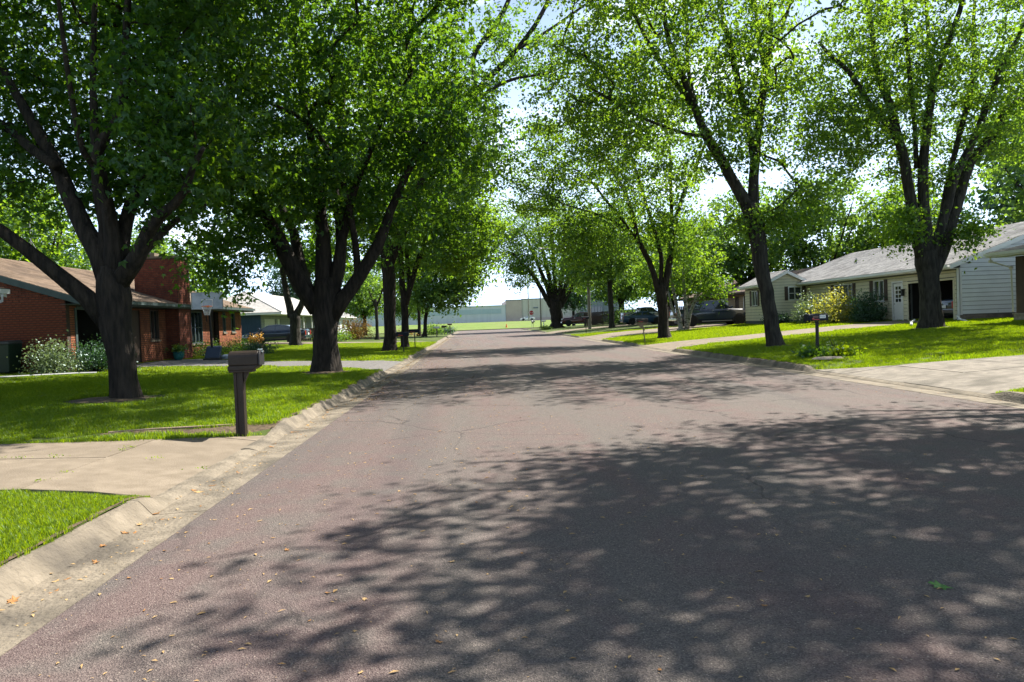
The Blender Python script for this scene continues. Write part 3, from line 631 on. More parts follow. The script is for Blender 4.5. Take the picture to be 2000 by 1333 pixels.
def wall(pl,parent,m,z0,z1,ops=(),th=.2,gable=None,name='wall'):
    g=MB()
    for a,b,c_,d in cells(pl.L,z0,z1,ops): pl.slab(g,a,b,c_,d,-th,0)
    if gable:
        ua,um,ub,zp=gable; g.prism([pl.P(ua,z1,-th),pl.P(ub,z1,-th),pl.P(um,zp,-th)],tuple(np.append(pl.n*th,0)))
    return g.build(name,m,parent)
def spans(pl,za,zb,z1,ops,gable):
    zm=(za+zb)/2; lo,hi=0.,pl.L
    if zm>z1:
        if not gable: return []
        ua,um,ub,zp=gable
        if zm>=zp: return []
        t=(zm-z1)/(zp-z1); lo=ua+(um-ua)*t; hi=ub+(um-ub)*t
    sp=[(lo,hi)]
    for o in ops:
        if o[2]<zm<o[3]:
            ns=[]
            for a,b in sp:
                if o[1]<=a or o[0]>=b: ns.append((a,b)); continue
                if o[0]>a: ns.append((a,o[0]))
                if o[1]<b: ns.append((o[1],b))
            sp=ns
    return [(a,b) for a,b in sp if b-a>.03]
def siding(pl,parent,m,z0,z1,ops=(),expo=.2,gable=None):
    z=z0; top=gable[3] if gable else z1
    while z<top-.03:
        zt=min(z+expo,top)
        for a,b in spans(pl,z,zt,z1,ops,gable):
            g=MB(); j=random.uniform(-.002,.002)
            g.hexa([pl.P(a,z+.016,.002),pl.P(b,z+.016,.002),pl.P(b,z+.016,.036+j),pl.P(a,z+.016,.036+j),pl.P(a,zt-.002,.002),pl.P(b,zt-.002,.002),pl.P(b,zt-.002,.014),pl.P(a,zt-.002,.014)])
            g.build('siding_board',m,parent)
        z+=expo
BR_L,BR_H,BR_P=.198,.058,.080
def bricks(pl,parent,m,z0,z1,ops=(),gable=None,indiv=0,pitch=.216):
    g=MB(); cnt=0; row=0; z=z0; top=gable[3] if gable else z1
    unitm=None
    while z+BR_H<=top:
        for a,b in spans(pl,z,z+BR_H,z1,ops,gable):
            u=a-(.5*pitch if row%2 else 0)
            while u<b:
                s,e=max(u,a),min(u+BR_L,b)
                if e-s>.03:
                    pr=.012+random.uniform(-.003,.003)
                    if indiv and cnt<indiv and e-s>BR_L-.001:
                        if unitm is None:
                            h=MB(); h.box((0,0,0),(BR_L,.02,BR_H)); unitm=h.mesh('brick',m)
                        o=link('brick',unitm,parent); q=pl.P(s,z,0); ang=math.atan2(pl.d[1],pl.d[0])
                        out=pl.n; sgn=1 if abs(np.cross(pl.d,pl.n)-1)<.01 else -1
                        if sgn<0: # flip along
                            q=pl.P(e,z,0); ang+=math.pi
                        o.location=(q[0]+pl.n[0]*(pr-.02),q[1]+pl.n[1]*(pr-.02),z); o.rotation_euler=(0,0,ang); cnt+=1
                    else: pl.slab(g,s,e,z,z+BR_H,-.004,pr)
                u+=pitch
        z+=BR_P; row+=1
    if g.v: g.build('brickwork',m,parent,kind='stuff')
def window(pl,parent,u0,u1,z0,z1,fm='white_paint',mull=(),trans=(),sill=None,fw=.06,depth=.10,shut=None,shut_m='brown_paint',glass='glass',blind=False):
    g=MB()
    pl.slab(g,u0,u0+fw,z0,z1,-depth,.035); pl.slab(g,u1-fw,u1,z0,z1,-depth,.035)
    pl.slab(g,u0+fw,u1-fw,z1-fw,z1,-depth,.034); pl.slab(g,u0+fw,u1-fw,z0,z0+fw,-depth,.034)
    for m_ in mull: u=u0+(u1-u0)*m_; pl.slab(g,u-.02,u+.02,z0+fw,z1-fw,-depth+.01,.01)
    for m_ in trans: z=z0+(z1-z0)*m_; pl.slab(g,u0+fw,u1-fw,z-.018,z+.018,-depth+.012,.008)
    w_=g.build('window',fm,parent)
    us=[u0+fw]+[u0+(u1-u0)*m_ for m_ in mull]+[u1-fw]; zs=[z0+fw]+[z0+(z1-z0)*m_ for m_ in trans]+[z1-fw]
    for a,b in zip(us,us[1:]):
        for c_,d in zip(zs,zs[1:]):
            h=MB(); pl.slab(h,a,b,c_,d,-depth+.03,-depth+.04); h.build('pane',glass,w_)
    if blind:
        h=MB(); pl.slab(h,u0+fw,u1-fw,z0+(z1-z0)*.35,z1-fw,-depth-.02,-depth); h.build('curtain','white_paint',w_)
    h=MB(); pl.slab(h,u0+.01,u1-.01,z0+.01,z1-.01,-depth-.3,-depth-.28); h.build('dark_room_sheet','dark_interior',w_)  # dark sheet stands in for the unlit room behind the panes
    if sill:
        h=MB(); pl.slab(h,u0-.06,u1+.06,z0-.07,z0,-.02,.08); h.build('sill',sill,w_)
    if shut:
        for a,b in ((u0-shut-.02,u0-.02),(u1+.02,u1+.02+shut)):
            h=MB(); pl.slab(h,a,b,z0,z1,.03,.055)
            k=int((z1-z0)/.09)
            for i in range(k):
                zz=z0+.05+i*.09; pl.slab(h,a+.04,b-.04,zz,zz+.05,.055,.066)
            h.build('shutter',shut_m,parent)
def roof_plane(parent,poly,m,expo=.15,tab=.95,name='shingles'):
    """poly: 3d points, first edge is the eave. Deck below, shingle tabs laid course by course."""
    P=np.array(poly,float); e=P[1]-P[0]; Le=np.linalg.norm(e); e/=Le
    n=np.cross(e,P[2]-P[0]); n/=np.linalg.norm(n)
    if n[2]<0: n=-n
    up=np.cross(n,e); up/=np.linalg.norm(up)
    if up[2]<0: up=-up
    q=[(float((p-P[0])@e),float((p-P[0])@up)) for p in P]
    g=MB(); g.prism([tuple(p-n*.09) for p in P],tuple(n*.085)); g.build('roof_deck','roof_deck',parent)
    umin=min(a for a,b in q); umax=max(a for a,b in q); vmax=max(b for a,b in q)
    V=[];F=[];v=0.;row=0;r=random.Random(row)
    while v<vmax-.02:
        v1=min(v+expo,vmax); vm=(v+v1)/2
        xs=[]
        for i in range(len(q)):
            (a0,b0),(a1,b1)=q[i],q[(i+1)%len(q)]
            if (b0>vm)!=(b1>vm): xs.append(a0+(a1-a0)*(vm-b0)/(b1-b0))
        if len(xs)>=2:
            lo,hi=min(xs),max(xs); u=lo-random.random()*tab
            while u<hi:
                w_=tab*random.uniform(.75,1.25); a=max(u,lo); b=min(u+w_-.006,hi)
                if b-a>.01:
                    t=.022+random.uniform(-.002,.002); k=len(V)
                    for (uu,vv,hh) in ((a,v,.001),(b,v,.001),(a,v,t),(b,v,t),(b,v1+.02,.004),(a,v1+.02,.004)):
                        V.append(P[0]+e*uu+up*vv+n*hh)
                    F+= [(k,k+1,k+3,k+2),(k+2,k+3,k+4,k+5),(k,k+2,k+5,k+5),(k+1,k+4,k+3,k+3)]
                u+=w_
        v+=expo; row+=1
    F=[f for f in F]
    g=MB(); g.v=[tuple(map(float,p)) for p in V]; g.f=[tuple(dict.fromkeys(f)) for f in F]; g.mi=[0]*len(g.f)
    g.build(name,m,parent,kind='stuff')
def gable_roof(parent,x0,x1,y0,y1,ze,zr,m,trim='white_paint',oh=.6,og=.45,xr=None,soffit=True,ends=(True,True)):
    """ridge runs along y; x0..x1 wall faces"""
    xr=(x0+x1)/2 if xr is None else xr
    a,b=y0-og*ends[0],y1+og*ends[1]
    for xw,s in ((x0,-1),(x1,1)):
        xe=xw+s*oh; pts=[(xe,a,ze),(xe,b,ze),(xr,b,zr),(xr,a,zr)]
        roof_plane(parent,pts,m)
        g=MB(); g.box((xe-.015*s,a,ze-.2),(xe+.012*s,b,ze-.015)); g.build('fascia',trim,parent)
        g=MB()  # gutter
        g.box((xe+.014*s,a+.02,ze-.14),(xe+.12*s,b-.02,ze-.13)); g.box((xe+.11*s,a+.02,ze-.13),(xe+.12*s,b-.02,ze-.02)); g.build('gutter',trim,parent)
        g=MB(); g.box((xw,a,ze-.2),(xe-.016*s,b,ze-.185)); g.build('soffit',trim,parent)
        for yy,k in ((a,-1),(b,1)):
            if ends[0 if k<0 else 1]:
                g=MB(); g.prism([(xe,yy,ze-.22),(xr,yy,zr-.22),(xr,yy,zr-.01),(xe,yy,ze-.01)],(0,.03*k,0)); g.build('barge_board',trim,parent)
    g=MB(); n=int((b-a)/.3)
    for i in range(n):
        yy=a+i*.3
        g.add([(xr-.14,yy,zr-.035),(xr,yy,zr+.03),(xr+.14,yy,zr-.035),(xr-.14,yy+.3,zr-.04),(xr,yy+.3,zr+.018),(xr+.14,yy+.3,zr-.04)],[(0,1,4,3),(1,2,5,4),(0,2,1)])
    g.build('ridge_cap',m,parent,kind='stuff')
def hip_roof(parent,x0,x1,y0,y1,ze,zr,m,trim='white_paint',oh=.6):
    a,b,c_,d=x0-oh,x1+oh,y0-oh,y1+oh; xr=(a+b)/2; hh=(b-a)/2; ya,yb=c_+hh,d-hh
    roof_plane(parent,[(b,c_,ze),(b,d,ze),(xr,yb,zr),(xr,ya,zr)],m); roof_plane(parent,[(a,d,ze),(a,c_,ze),(xr,ya,zr),(xr,yb,zr)],m)
    roof_plane(parent,[(a,c_,ze),(b,c_,ze),(xr,ya,zr)],m); roof_plane(parent,[(b,d,ze),(a,d,ze),(xr,yb,zr)],m)
    g=MB(); g.box((a,c_,ze-.2),(b,c_+.03,ze-.02)); g.box((a,d-.03,ze-.2),(b,d,ze-.02)); g.box((a,c_+.03,ze-.2),(a+.03,d-.03,ze-.02)); g.box((b-.03,c_+.03,ze-.2),(b,d-.03,ze-.02)); g.build('fascia',trim,parent)
    g=MB(); g.box((a+.03,c_+.03,ze-.2),(b-.03,d-.03,ze-.185)); g.build('soffit',trim,parent)
    for p,q in (((b,c_,ze),(xr,ya,zr)),((a,c_,ze),(xr,ya,zr)),((b,d,ze),(xr,yb,zr)),((a,d,ze),(xr,yb,zr)),((xr,ya,zr),(xr,yb,zr))):
        g=MB(); g.tube([tuple(np.add(p,(0,0,.01))),tuple(np.add(q,(0,0,.01)))],.07,6); g.build('hip_cap',m,parent)
def garage_room(parent,x0,x1,y0,y1,z0,z1):
    g=MB(); t=.1
    g.box((x0,y0,z0-.08),(x1,y1,z0)); g.box((x0,y0,z1),(x1,y1,z1+t)); g.box((x0,y0-t,z0),(x1,y0,z1)); g.box((x0,y1,z0),(x1,y1+t,z1))
    e=x0 if abs(x0)>abs(x1) else x1; s=-1 if e<0 else 1
    g.box((e,y0,z0),(e+s*t,y1,z1)); g.build('garage_interior','dark_interior',parent)
def downspout(name,label,pts,m='white_paint'):
    o=empty(name,pts[0],0,label,'downspout'); g=MB(); g.tube([tuple(np.subtract(p,pts[0])) for p in pts],.045,4,ph=.785); g.build('pipe',m,o)
    g=MB()
    for k in (1,len(pts)-2) if len(pts)>3 else (1,): 
        p=np.subtract(pts[k],pts[0]); g.box(tuple(p-.055),tuple(p+.055))
    g.build('elbow',m,o)
# ---------------------------------------------------------------- cream and white house, right
H=empty('house',(22.8,33.6,.72),0,'long cream ranch house with white gable end and open garage, right side of the street','house')
H.matrix_parent_inverse=Matrix()
def world_child(o):   # parts are modelled in world metres, so the house empties sit at the origin of that frame
    pass
H.location=(0,0,0)
fz=.72
side=Plane((22.8,33.6),(34.2,33.6),(0,-1)); gab=(0,5.7,11.4,5.62)
wall(side,H,'lap_shadow',fz-.6,3.3,(),.2,gab)
siding(side,H,'white_siding',1.02,3.3,(),.2,gab)
g=MB(); side.slab(g,-.02,11.4,.3,1.0,.002,.03); g.build('foundation','old_concrete',H)
g=MB(); side.slab(g,-.03,.10,1.0,3.15,.031,.045); g.box((22.755,33.555,1.0),(22.795,33.70,3.15)); g.build('corner_board','white_paint',H)
front=Plane((22.8,33.8),(22.8,54.2),(-1,0))
U=lambda y:y-33.8
ops=[(U(34.02),U(37.66),.3,2.68),(U(38.22),U(39.08),fz,2.78),(U(39.93),U(41.03),1.85,3.02),(U(43.35),U(45.6),1.75,3.0)]
wall(front,H,'lap_shadow',fz-.5,3.25,ops)
siding(front,H,'cream_siding',fz+.08,3.12,[(o[0]-.09,o[1]+.09,o[2]-.1,o[3]+.09) for o in ops[:2]]+ops[2:],.2)
garage_room(H,23.0,29.,33.85,37.95,fz+.0,2.9)
g=MB()
for a,b in ((U(34.02)-.09,U(34.02)),(U(37.66),U(37.66)+.09)): front.slab(g,a,b,fz,2.77,-.1,.04)
front.slab(g,U(34.02),U(37.66),2.68,2.77,-.1,.04); g.build('garage_door_frame','cream_siding',H)
g=MB(); front.slab(g,U(38.22),U(39.08),fz+.02,2.75,-.06,-.02); dr=g.build('door','white_paint',H)
for r_ in range(4):
    for c__ in range(2):
        h=MB(); a=U(38.22)+.18+c__*.27; z=1.75+r_*.22; front.slab(h,a,a+.2,z,z+.17,-.019,-.01); h.build('pane','glass',dr)
h=MB(); h.lathe([(.0,0),(.03,.005),(.03,.03),(0,.035)],(22.79,38.98,1.65),10,'x'); h.build('knob','chrome',dr)
g=MB(); 
for a,b in ((U(38.22)-.09,U(38.22)),(U(39.08),U(39.08)+.09)): front.slab(g,a,b,fz,2.87,-.08,.04)
front.slab(g,U(38.22),U(39.08),2.78,2.87,-.08,.04); g.build('door_frame','white_paint',H)
g=MB(); g.box((22.62,37.95,2.05),(22.74,38.08,2.38)); g.box((22.60,37.93,2.38),(22.77,38.10,2.41)); g.build('wall_lamp','black_plastic',H)
window(front,H,U(39.93),U(41.03),1.85,3.02,mull=(.5,),sill='white_paint',shut=.34,blind=True)
window(front,H,U(43.35),U(45.6),1.75,3.0,mull=(.25,.75),sill='white_paint',shut=.36)
g=MB(); g.box((22.78,54.2,.3),(34.2,54.4,3.3)); g.prism([(22.8,54.2,3.3),(34.2,54.2,3.3),(28.5,54.2,5.62)],(0,.2,0)); g.build('rear_gable','cream_siding',H)
g=MB(); g.box((34.0,33.8,.3),(34.2,54.2,3.3)); g.build('back_wall','cream_siding',H)
gable_roof(H,22.8,34.2,33.6,54.2,3.38,5.62,'shingle_grey',og=.25)
g=MB(); g.tube([(25.0,47.0,3.9),(25.0,47.0,4.75)],.05,10); g.build('vent_pipe','galvanised',H)
# projecting entry wing with its own gable facing the viewer
wing=Plane((19.95,49.5),(22.76,49.5),(0,-1)); wg=(0,1.53,3.06,4.2); wo_=[(1.55,2.5,2.2,3.15)]
wall(wing,H,'lap_shadow',.3,3.3,wo_,.2,wg); siding(wing,H,'cream_siding',.85,3.3,wo_,.2,wg)
window(wing,H,1.55,2.5,2.2,3.15,mull=(.5,),trans=(.5,),shut=.24)
wside=Plane((19.95,49.72),(19.95,53.3),(-1,0)); wo2=[(1.2,2.3,1.9,3.0)]
wall(wside,H,'lap_shadow',.3,3.15,wo2); siding(wside,H,'cream_siding',.85,3.1,wo2,.2); window(wside,H,1.2,2.3,1.9,3.0,mull=(.5,),shut=.3)
g=MB(); g.box((20.16,53.1,.3),(22.76,53.3,3.3)); g.build('wing_wall','cream_siding',H)
gable_roof(H,19.95,22.76,49.5,53.3,3.35,4.25,'shingle_grey',oh=.4,og=.25)
downspout('downspout','white downspout between the open garage and the white gable, its splash leg on the grass',[(22.66,33.52,3.2),(22.66,33.52,.95),(22.5,33.2,.82),(21.9,31.8,.75)])
downspout('downspout','white drain extension lying on the grass left of the wide tree trunk',[(20.6,33.6,.86),(20.2,33.2,.75),(19.3,31.7,.68)])
# ---------------------------------------------------------------- neighbour at the right edge
N_=empty('house',(0,0,0),0,'corner of the neighbouring house with low white eave and dark brown wall, right edge','house')
g=MB(); g.box((22.6,18,.2),(22.8,29.72,3.4)); g.box((22.8,29.52,.2),(33,29.72,3.4)); g.build('wall','brown_paint',N_)
p_=Plane((22.6,20.92),(22.6,29.72),(-1,0))
for i in range(42):
    g=MB(); p_.slab(g,i*.2+.2,i*.2+.385,1.0,3.3,.001,.022); g.build('panel_board','brown_paint',N_)
g=MB(); g.box((22.50,28.5,.35),(22.6,29.75,1.0)); g.box((22.46,28.45,1.0),(22.62,29.78,1.05)); g.build('stone_base','stone',N_)
gable_roof(N_,22.6,33,18,29.72,3.62,4.7,'shingle_grey',oh=.75,og=.75)
g=MB()
for i in range(26): g.lathe([(0,0),(.02,-.02),(.012,-.06),(0,-.075)],(21.87,29.85-i*.45,3.46),6)
g.build('string_lights','lamp_lens',N_,kind='stuff')
downspout('downspout','cream elbow downspout under the neighbour eave at the right edge',[(21.8,30.1,3.45),(21.8,30.1,3.25),(22.48,29.82,2.95),(22.52,29.80,1.1)],'cream_siding')
# ---------------------------------------------------------------- brown roofed house
B_=empty('house',(0,0,0),0,'brown roofed house with dark garage door behind the black pickup','house')
fb=Plane((22,54.8),(22,76),(-1,0)); V_=lambda y:y-54.8
ob=[(V_(55.3),V_(59.0),.3,2.75),(V_(60.2),V_(61.1),.7,2.8),(V_(63.2),V_(65.2),1.5,2.75),(V_(67.4),V_(68.6),1.5,2.75)]
wall(fb,B_,'lap_shadow',.2,3.1,ob); siding(fb,B_,'tan_siding',.8,3.05,ob,.2)
g=MB()
for i in range(5): fb.slab(g,V_(55.3)+.02,V_(59.0)-.02,.7+i*.41,.7+i*.41+.39,-.1,-.06)
g.build('garage_door','garage_door_dark',B_)
g=MB(); fb.slab(g,V_(59.0),V_(59.0)+.12,.7,2.8,.03,.06); fb.slab(g,V_(55.3)-.12,V_(55.3),.7,2.8,.03,.06); g.build('door_jamb','white_paint',B_)
g=MB(); fb.slab(g,V_(60.2),V_(61.1),.7,2.8,-.08,-.03); g.build('door','brown_paint',B_)
window(fb,B_,V_(63.2),V_(65.2),1.5,2.75,mull=(.5,),shut=.4,shut_m='white_paint'); window(fb,B_,V_(67.4),V_(68.6),1.5,2.75,mull=(.5,),shut=.4,shut_m='white_paint')
g=MB(); g.box((22,54.8,.2),(33,55.0,3.1)); g.prism([(22,54.8,3.1),(33,54.8,3.1),(27.5,54.8,4.85)],(0,.2,0)); g.box((22,75.8,.2),(33,76,3.1)); g.box((32.8,55.0,.2),(33,75.8,3.1)); g.build('side_wall','tan_siding',B_)
gable_roof(B_,22,33,54.8,76,3.12,4.9,'shingle_brown','brown_paint',oh=.8,og=.1)
# ---------------------------------------------------------------- brick house, left
K=empty('house',(0,0,0),0,'long red brick ranch house with tan shingle roof and broad chimney, left side','house')
kf=.34
gs=Plane((-24.4,25.7),(-13.7,25.7),(0,-1)); gg=(0,5.35,10.7,4.72)
wall(gs,K,'mortar',kf-.4,2.72,(),.2,gg)
bricks(gs,K,'brick_red',kf,2.72,(),gg)
# the bricks nearest the street end of the gable, laid one by one
gs2=Plane((-17.2,25.7),(-13.7,25.7),(0,-1))
kf_=Plane((-13.7,25.9),(-13.7,44.4),(1,0)); W=lambda y:y-25.9
ok_=[(W(26.3),W(29.6),.2,2.45),(W(30.3),W(31.2),kf,2.5),(W(32.1),W(32.95),1.25,2.55),(W(35.7),W(38.1),.95,2.55),(W(39.4),W(40.6),kf,2.55),(W(41.2),W(41.65),1.45,2.55),(W(42.6),W(43.25),1.45,2.55)]
wall(kf_,K,'mortar',kf-.4,2.72,ok_)
bricks(kf_,K,'brick_orange',kf,2.6,ok_)
garage_room(K,-13.9,-19.5,26.0,30.0,kf,2.6)
g=MB()
for a,b in ((26.18,26.3),(29.6,29.72)): g.box((-13.8,a,kf),(-13.66,b,2.5))
g.box((-13.8,26.3,2.45),(-13.66,29.6,2.56)); g.build('garage_door_frame','dark_trim',K)
g=MB(); kf_.slab(g,W(30.3),W(31.2),kf,2.5,-.12,-.06); g.build('door','brown_paint',K)
window(kf_,K,W(32.1),W(32.95),1.25,2.55,fm='brown_paint',sill='concrete',blind=True,mull=(.5,))
window(kf_,K,W(35.7),W(38.1),.95,2.55,fm='dark_trim',sill='concrete',mull=(.2,.4,.6,.8),trans=(.5,),blind=True)
g=MB(); kf_.slab(g,W(39.4),W(40.6),kf,2.55,-.3,-.25); g.build('front_door','brown_paint',K)
window(kf_,K,W(41.2),W(41.65),1.45,2.55,fm='dark_trim',sill='concrete'); window(kf_,K,W(42.6),W(43.25),1.45,2.55,fm='dark_trim',sill='concrete')
g=MB(); g.box((-24.4,44.2,0),(-13.7,44.4,2.72)); g.prism([(-24.4,44.2,2.72),(-13.7,44.2,2.72),(-19.05,44.2,4.72)],(0,.2,0)); g.box((-24.4,25.9,0),(-24.2,44.2,2.72)); g.build('rear_wall','mortar',K)
gable_roof(K,-24.4,-13.7,25.7,44.4,2.8,4.78,'shingle_tan','dark_trim',oh=.65,og=.35)
# chimney: a broad brick slab standing proud of the front wall
ch=MB(); ch.box((-14.95,33.7,kf-.3),(-13.1,35.1,4.88)); cho=ch.build('chimney','mortar',K)
for pl,zz in ((Plane((-14.95,33.7),(-13.1,33.7),(0,-1)),kf),(Plane((-13.1,33.7),(-13.1,35.1),(1,0)),kf)):
    bricks(pl,cho,'brick_red',zz,4.84)
g=MB(); g.box((-15.0,33.64,4.86),(-13.04,35.16,4.95)); g.box((-14.6,34.1,4.95),(-14.2,34.6,5.15)); g.build('chimney_cap','concrete',cho)
# single bricks, proud of the gable corner
gb=MB(); gb.box((0,0,0),(BR_L,.02,BR_H)); unit_brick=gb.mesh('brick','brick_red')
cnt=0
for row in range(9,31):
    z=kf+row*BR_P
    for i in range(14):
        x=-13.72-BR_L-(.108 if row%2 else 0)-i*.216
        if cnt>=300: break
        o=link('brick',unit_brick,K); o.location=(x,25.7-.016-random.uniform(.001,.004),z); cnt+=1
# roof fittings
g=MB(); g.tube([(-19.6,34.2,4.7),(-19.6,34.2,6.9)],.018,6)
for i in range(5): g.tube([(-19.6-.5+.06*i,34.2,6.0+.16*i),(-19.6+.5-.06*i,34.2,6.0+.16*i)],.008,4)
for a in range(3): g.tube([(-19.6,34.2,5.9),(-19.6+.8*math.cos(a*2.1),34.2+.8*math.sin(a*2.1),4.5)],.006,4)
tag(g.build('tv_antenna','galvanised'),'thin television mast with guy wires on the brick house roof','antenna')
# ---------------------------------------------------------------- eave of the near left neighbour
E_=empty('house',(0,0,0),0,'white eave corner of the nearest left house poking in at the left edge','house')
g=MB(); g.box((-24,8,.1),(-12.75,8.2,2.7)); g.box((-12.95,8.2,.1),(-12.75,19.3,2.7)); g.box((-24,19.1,.1),(-12.95,19.3,2.7)); g.build('wall','white_siding',E_)
gable_roof(E_,-24,-12.75,8,19.3,2.82,4.6,'shingle_tan','white_paint',oh=.65,og=.6)
g=MB(); g.tube([(-12.02,19.6,2.72),(-12.02,19.6,2.5),(-12.6,19.35,2.25),(-12.68,19.3,.4)],.04,4,ph=.785); g.build('downspout','white_paint',E_)
# ---------------------------------------------------------------- blue house
Q=empty('house',(0,0,0),0,'low house with dark blue side wall and pale hipped roof behind the dark sedan','house')
qs=Plane((-26,70),(-19.8,70),(0,-1)); wall(qs,Q,'blue_paint',.1,3.05); 
for i in range(21):
    g=MB(); qs.slab(g,i*.295,i*.295+.28,.42,2.9,.001,.02); g.build('wall_panel','blue_paint',Q)
qf=Plane((-19.8,70.2),(-19.8,98),(1,0)); X_=lambda y:y-70.2
oq=[(X_(71.3),X_(75.2),.2,2.6),(X_(76),X_(77),.4,2.6),(X_(81),X_(83.4),1.2,2.6),(X_(86),X_(88.4),1.2,2.6),(X_(92),X_(93.4),1.2,2.6)]
wall(qf,Q,'lap_shadow',.1,3.05,oq); siding(qf,Q,'grey_paint',.45,3.0,oq,.26)
for i in range(4):
    g=MB(); qf.slab(g,X_(71.32),X_(75.18),.42+i*.55,.42+i*.55+.53,-.1,-.05); g.build('garage_door_panel','garage_door_white',Q)
g=MB(); qf.slab(g,X_(76),X_(77),.4,2.6,-.08,-.03); g.build('door','white_paint',Q)
for a,b in ((81,83.4),(86,88.4),(92,93.4)): window(qf,Q,X_(a),X_(b),1.2,2.6,mull=(.5,),sill='white_paint')
for yy in (78.5,80.5,84.5,89.5):
    g=MB(); g.box((-18.3,yy,.3),(-18.18,yy+.12,2.95)); g.build('porch_post','white_paint',Q)
g=MB(); g.box((-26,97.8,.1),(-20,98,3.05)); g.box((-26,70.2,.1),(-25.8,97.8,3.05)); g.build('rear_wall','grey_paint',Q)
hip_roof(Q,-26.4,-18.3,70,98,3.12,5.3,'shingle_pale')
# ---------------------------------------------------------------- small pale house further on
S_=empty('house',(0,0,0),0,'small pale house with a white porch beyond the blue one','house')
sf=Plane((-19.5,106),(-19.5,120),(1,0)); so=[(2,3,.3,2.6),(5,7,1.2,2.6),(9,11,1.2,2.6)]
wall(sf,S_,'white_siding',.1,3.,so); s2=Plane((-27,106),(-19.5,106),(0,-1)); s2o=[(4.2,5.6,1.2,2.5)]; wall(s2,S_,'white_siding',.1,3.,s2o,.2,(0,3.75,7.5,4.9)); siding(s2,S_,'white_siding',.4,3.,s2o,.28,(0,3.75,7.5,4.9))
window(s2,S_,4.2,5.6,1.2,2.5,mull=(.5,),sill='white_paint'); window(sf,S_,5,7,1.2,2.6,mull=(.5,)); window(sf,S_,9,11,1.2,2.6,mull=(.5,))
g=MB(); sf.slab(g,2,3,.3,2.6,-.08,-.03); g.build('door','brown_paint',S_)
g=MB(); g.box((-27,119.8,.1),(-19.5,120,3)); g.box((-27,106.2,.1),(-26.8,119.8,3)); g.build('rear_wall','white_siding',S_)
gable_roof(S_,-27,-19.5,106,120,3.05,5.0,'shingle_grey')
# ---------------------------------------------------------------- long factory beyond the bank
Z=1.3
F_=empty('factory',(0,0,0),0,'long low grey industrial building with a teal upper band beyond the grass bank','industrial building')
g=MB(); g.box((-75,262,Z-1),(11.5,300,Z+5.6)); g.build('wall','factory_grey',F_)
for i in range(24):
    g=MB(); x=-74+i*3.5; 
    if x>8: break
    g.box((x,261.88,Z+3.0),(x+3.4,262.,Z+4.7)); g.build('teal_panel','factory_teal',F_)
g=MB(); g.box((-75.3,261.7,Z+5.6),(11.5,300,Z+5.95)); g.build('roof_edge','factory_grey',F_)
for i in range(30):
    x=-74+i*2.85; g=MB(); g.box((x,261.92,Z),(x+.12,262,Z+2.9)); g.build('wall_rib','factory_grey',F_)
F2=empty('factory',(0,0,0),0,'beige box warehouse with faded lettering behind the stop sign','industrial building')
g=MB(); g.box((11.6,262,Z-1),(17.2,300,Z+7.4)); g.build('brick_end','factory_tan',F2)
g=MB(); g.box((17.2,262.4,Z-1),(38,300,Z+7.6)); g.build('wall','factory_beige',F2)
for i in range(12):
    x=17.6+i*1.7; g=MB(); g.box((x,262.3,Z+.9),(x+.1,262.4,Z+7.4)); g.build('wall_seam','factory_beige',F2)
g=MB(); g.box((17.2,262.1,Z-1),(38,262.38,Z+1.1)); g.build('base_band','factory_tan',F2)
g=MB(); g.box((11.5,261.9,Z+7.4),(17.2,262,Z+7.7)); g.box((17.2,262.3,Z+7.6),(38,262.5,Z+7.9)); g.build('parapet','factory_dark',F2)
for nm,x,z,wd,hh in (('sign_board',21.4,4.35,1.7,.45),('wall_mark',27.0,4.5,.45,.45),('wall_mark',28.4,3.9,.9,.5),('wall_mark',30.0,4.5,1.2,.4),('wall_mark',19.6,5.3,.3,.3)):
    g=MB(); g.box((x,262.28,Z+z),(x+wd,262.4,Z+z+hh)); g.build(nm,'factory_dark' if nm=='sign_board' else 'factory_tan',F2)
F3=empty('factory',(0,0,0),0,'dark grey higher block at the right end of the warehouse','industrial building')
g=MB(); g.box((38.05,260,Z-1),(52,300,Z+9)); g.build('wall','factory_dark',F3)
for i in range(12):
    g=MB(); g.box((38.4+i*1.1,259.9,Z),(38.5+i*1.1,260,Z+8.9)); g.build('wall_rib','factory_dark',F3)
g=MB(); g.box((41.5,259.9,Z+2.2),(45.5,259.98,Z+4.2)); g.build('window','glass',F3)
g=MB(); g.box((37.9,259.8,Z+9),(52.2,300,Z+9.3)); g.build('roof_edge','factory_dark',F3)
STREET='trees lining the street'
def T(name,label,key,blobs,leaf,**k): return make_tree(name,label,LIMBS[key],blobs,leaf,**k)
# big trees, left side of the street
T('maple_tree','big dark maple on the left lawn beside the brown mailbox, thick limb reaching left','T1',
  [(-8.3,16.6,9.8,5.6,5.0,4.6,360),(-9.5,18.6,8.2,5.4,2.6,3.2,170),(-6.4,17.8,5.6,2.2,1.5,1.3,40),(-11.5,15,6.6,3.2,3.4,2.4,120),(-5.9,14.8,5.6,1.3,1.5,1.3,55),(-6.6,15.6,4.5,1.6,1.5,.7,34),(-9.0,17,5.4,2.4,1.6,1.5,50),(-5.2,15,8.5,1.8,2.2,1.6,60),(-14,14,8,3,3,3,70),(-4.6,15.4,11.2,3.4,3.2,1.6,90),(-9,13,11,5,3,2.4,90)],  # one high mass is added above the view to shade the lawn
  (58,.12),seed=11,dens=1.5,star=True,cut=lambda A:(A[:,1]<16.2)&(A[:,2]<9.6)&(A[:,0]<-6.4)&(A[:,0]>-11.6))
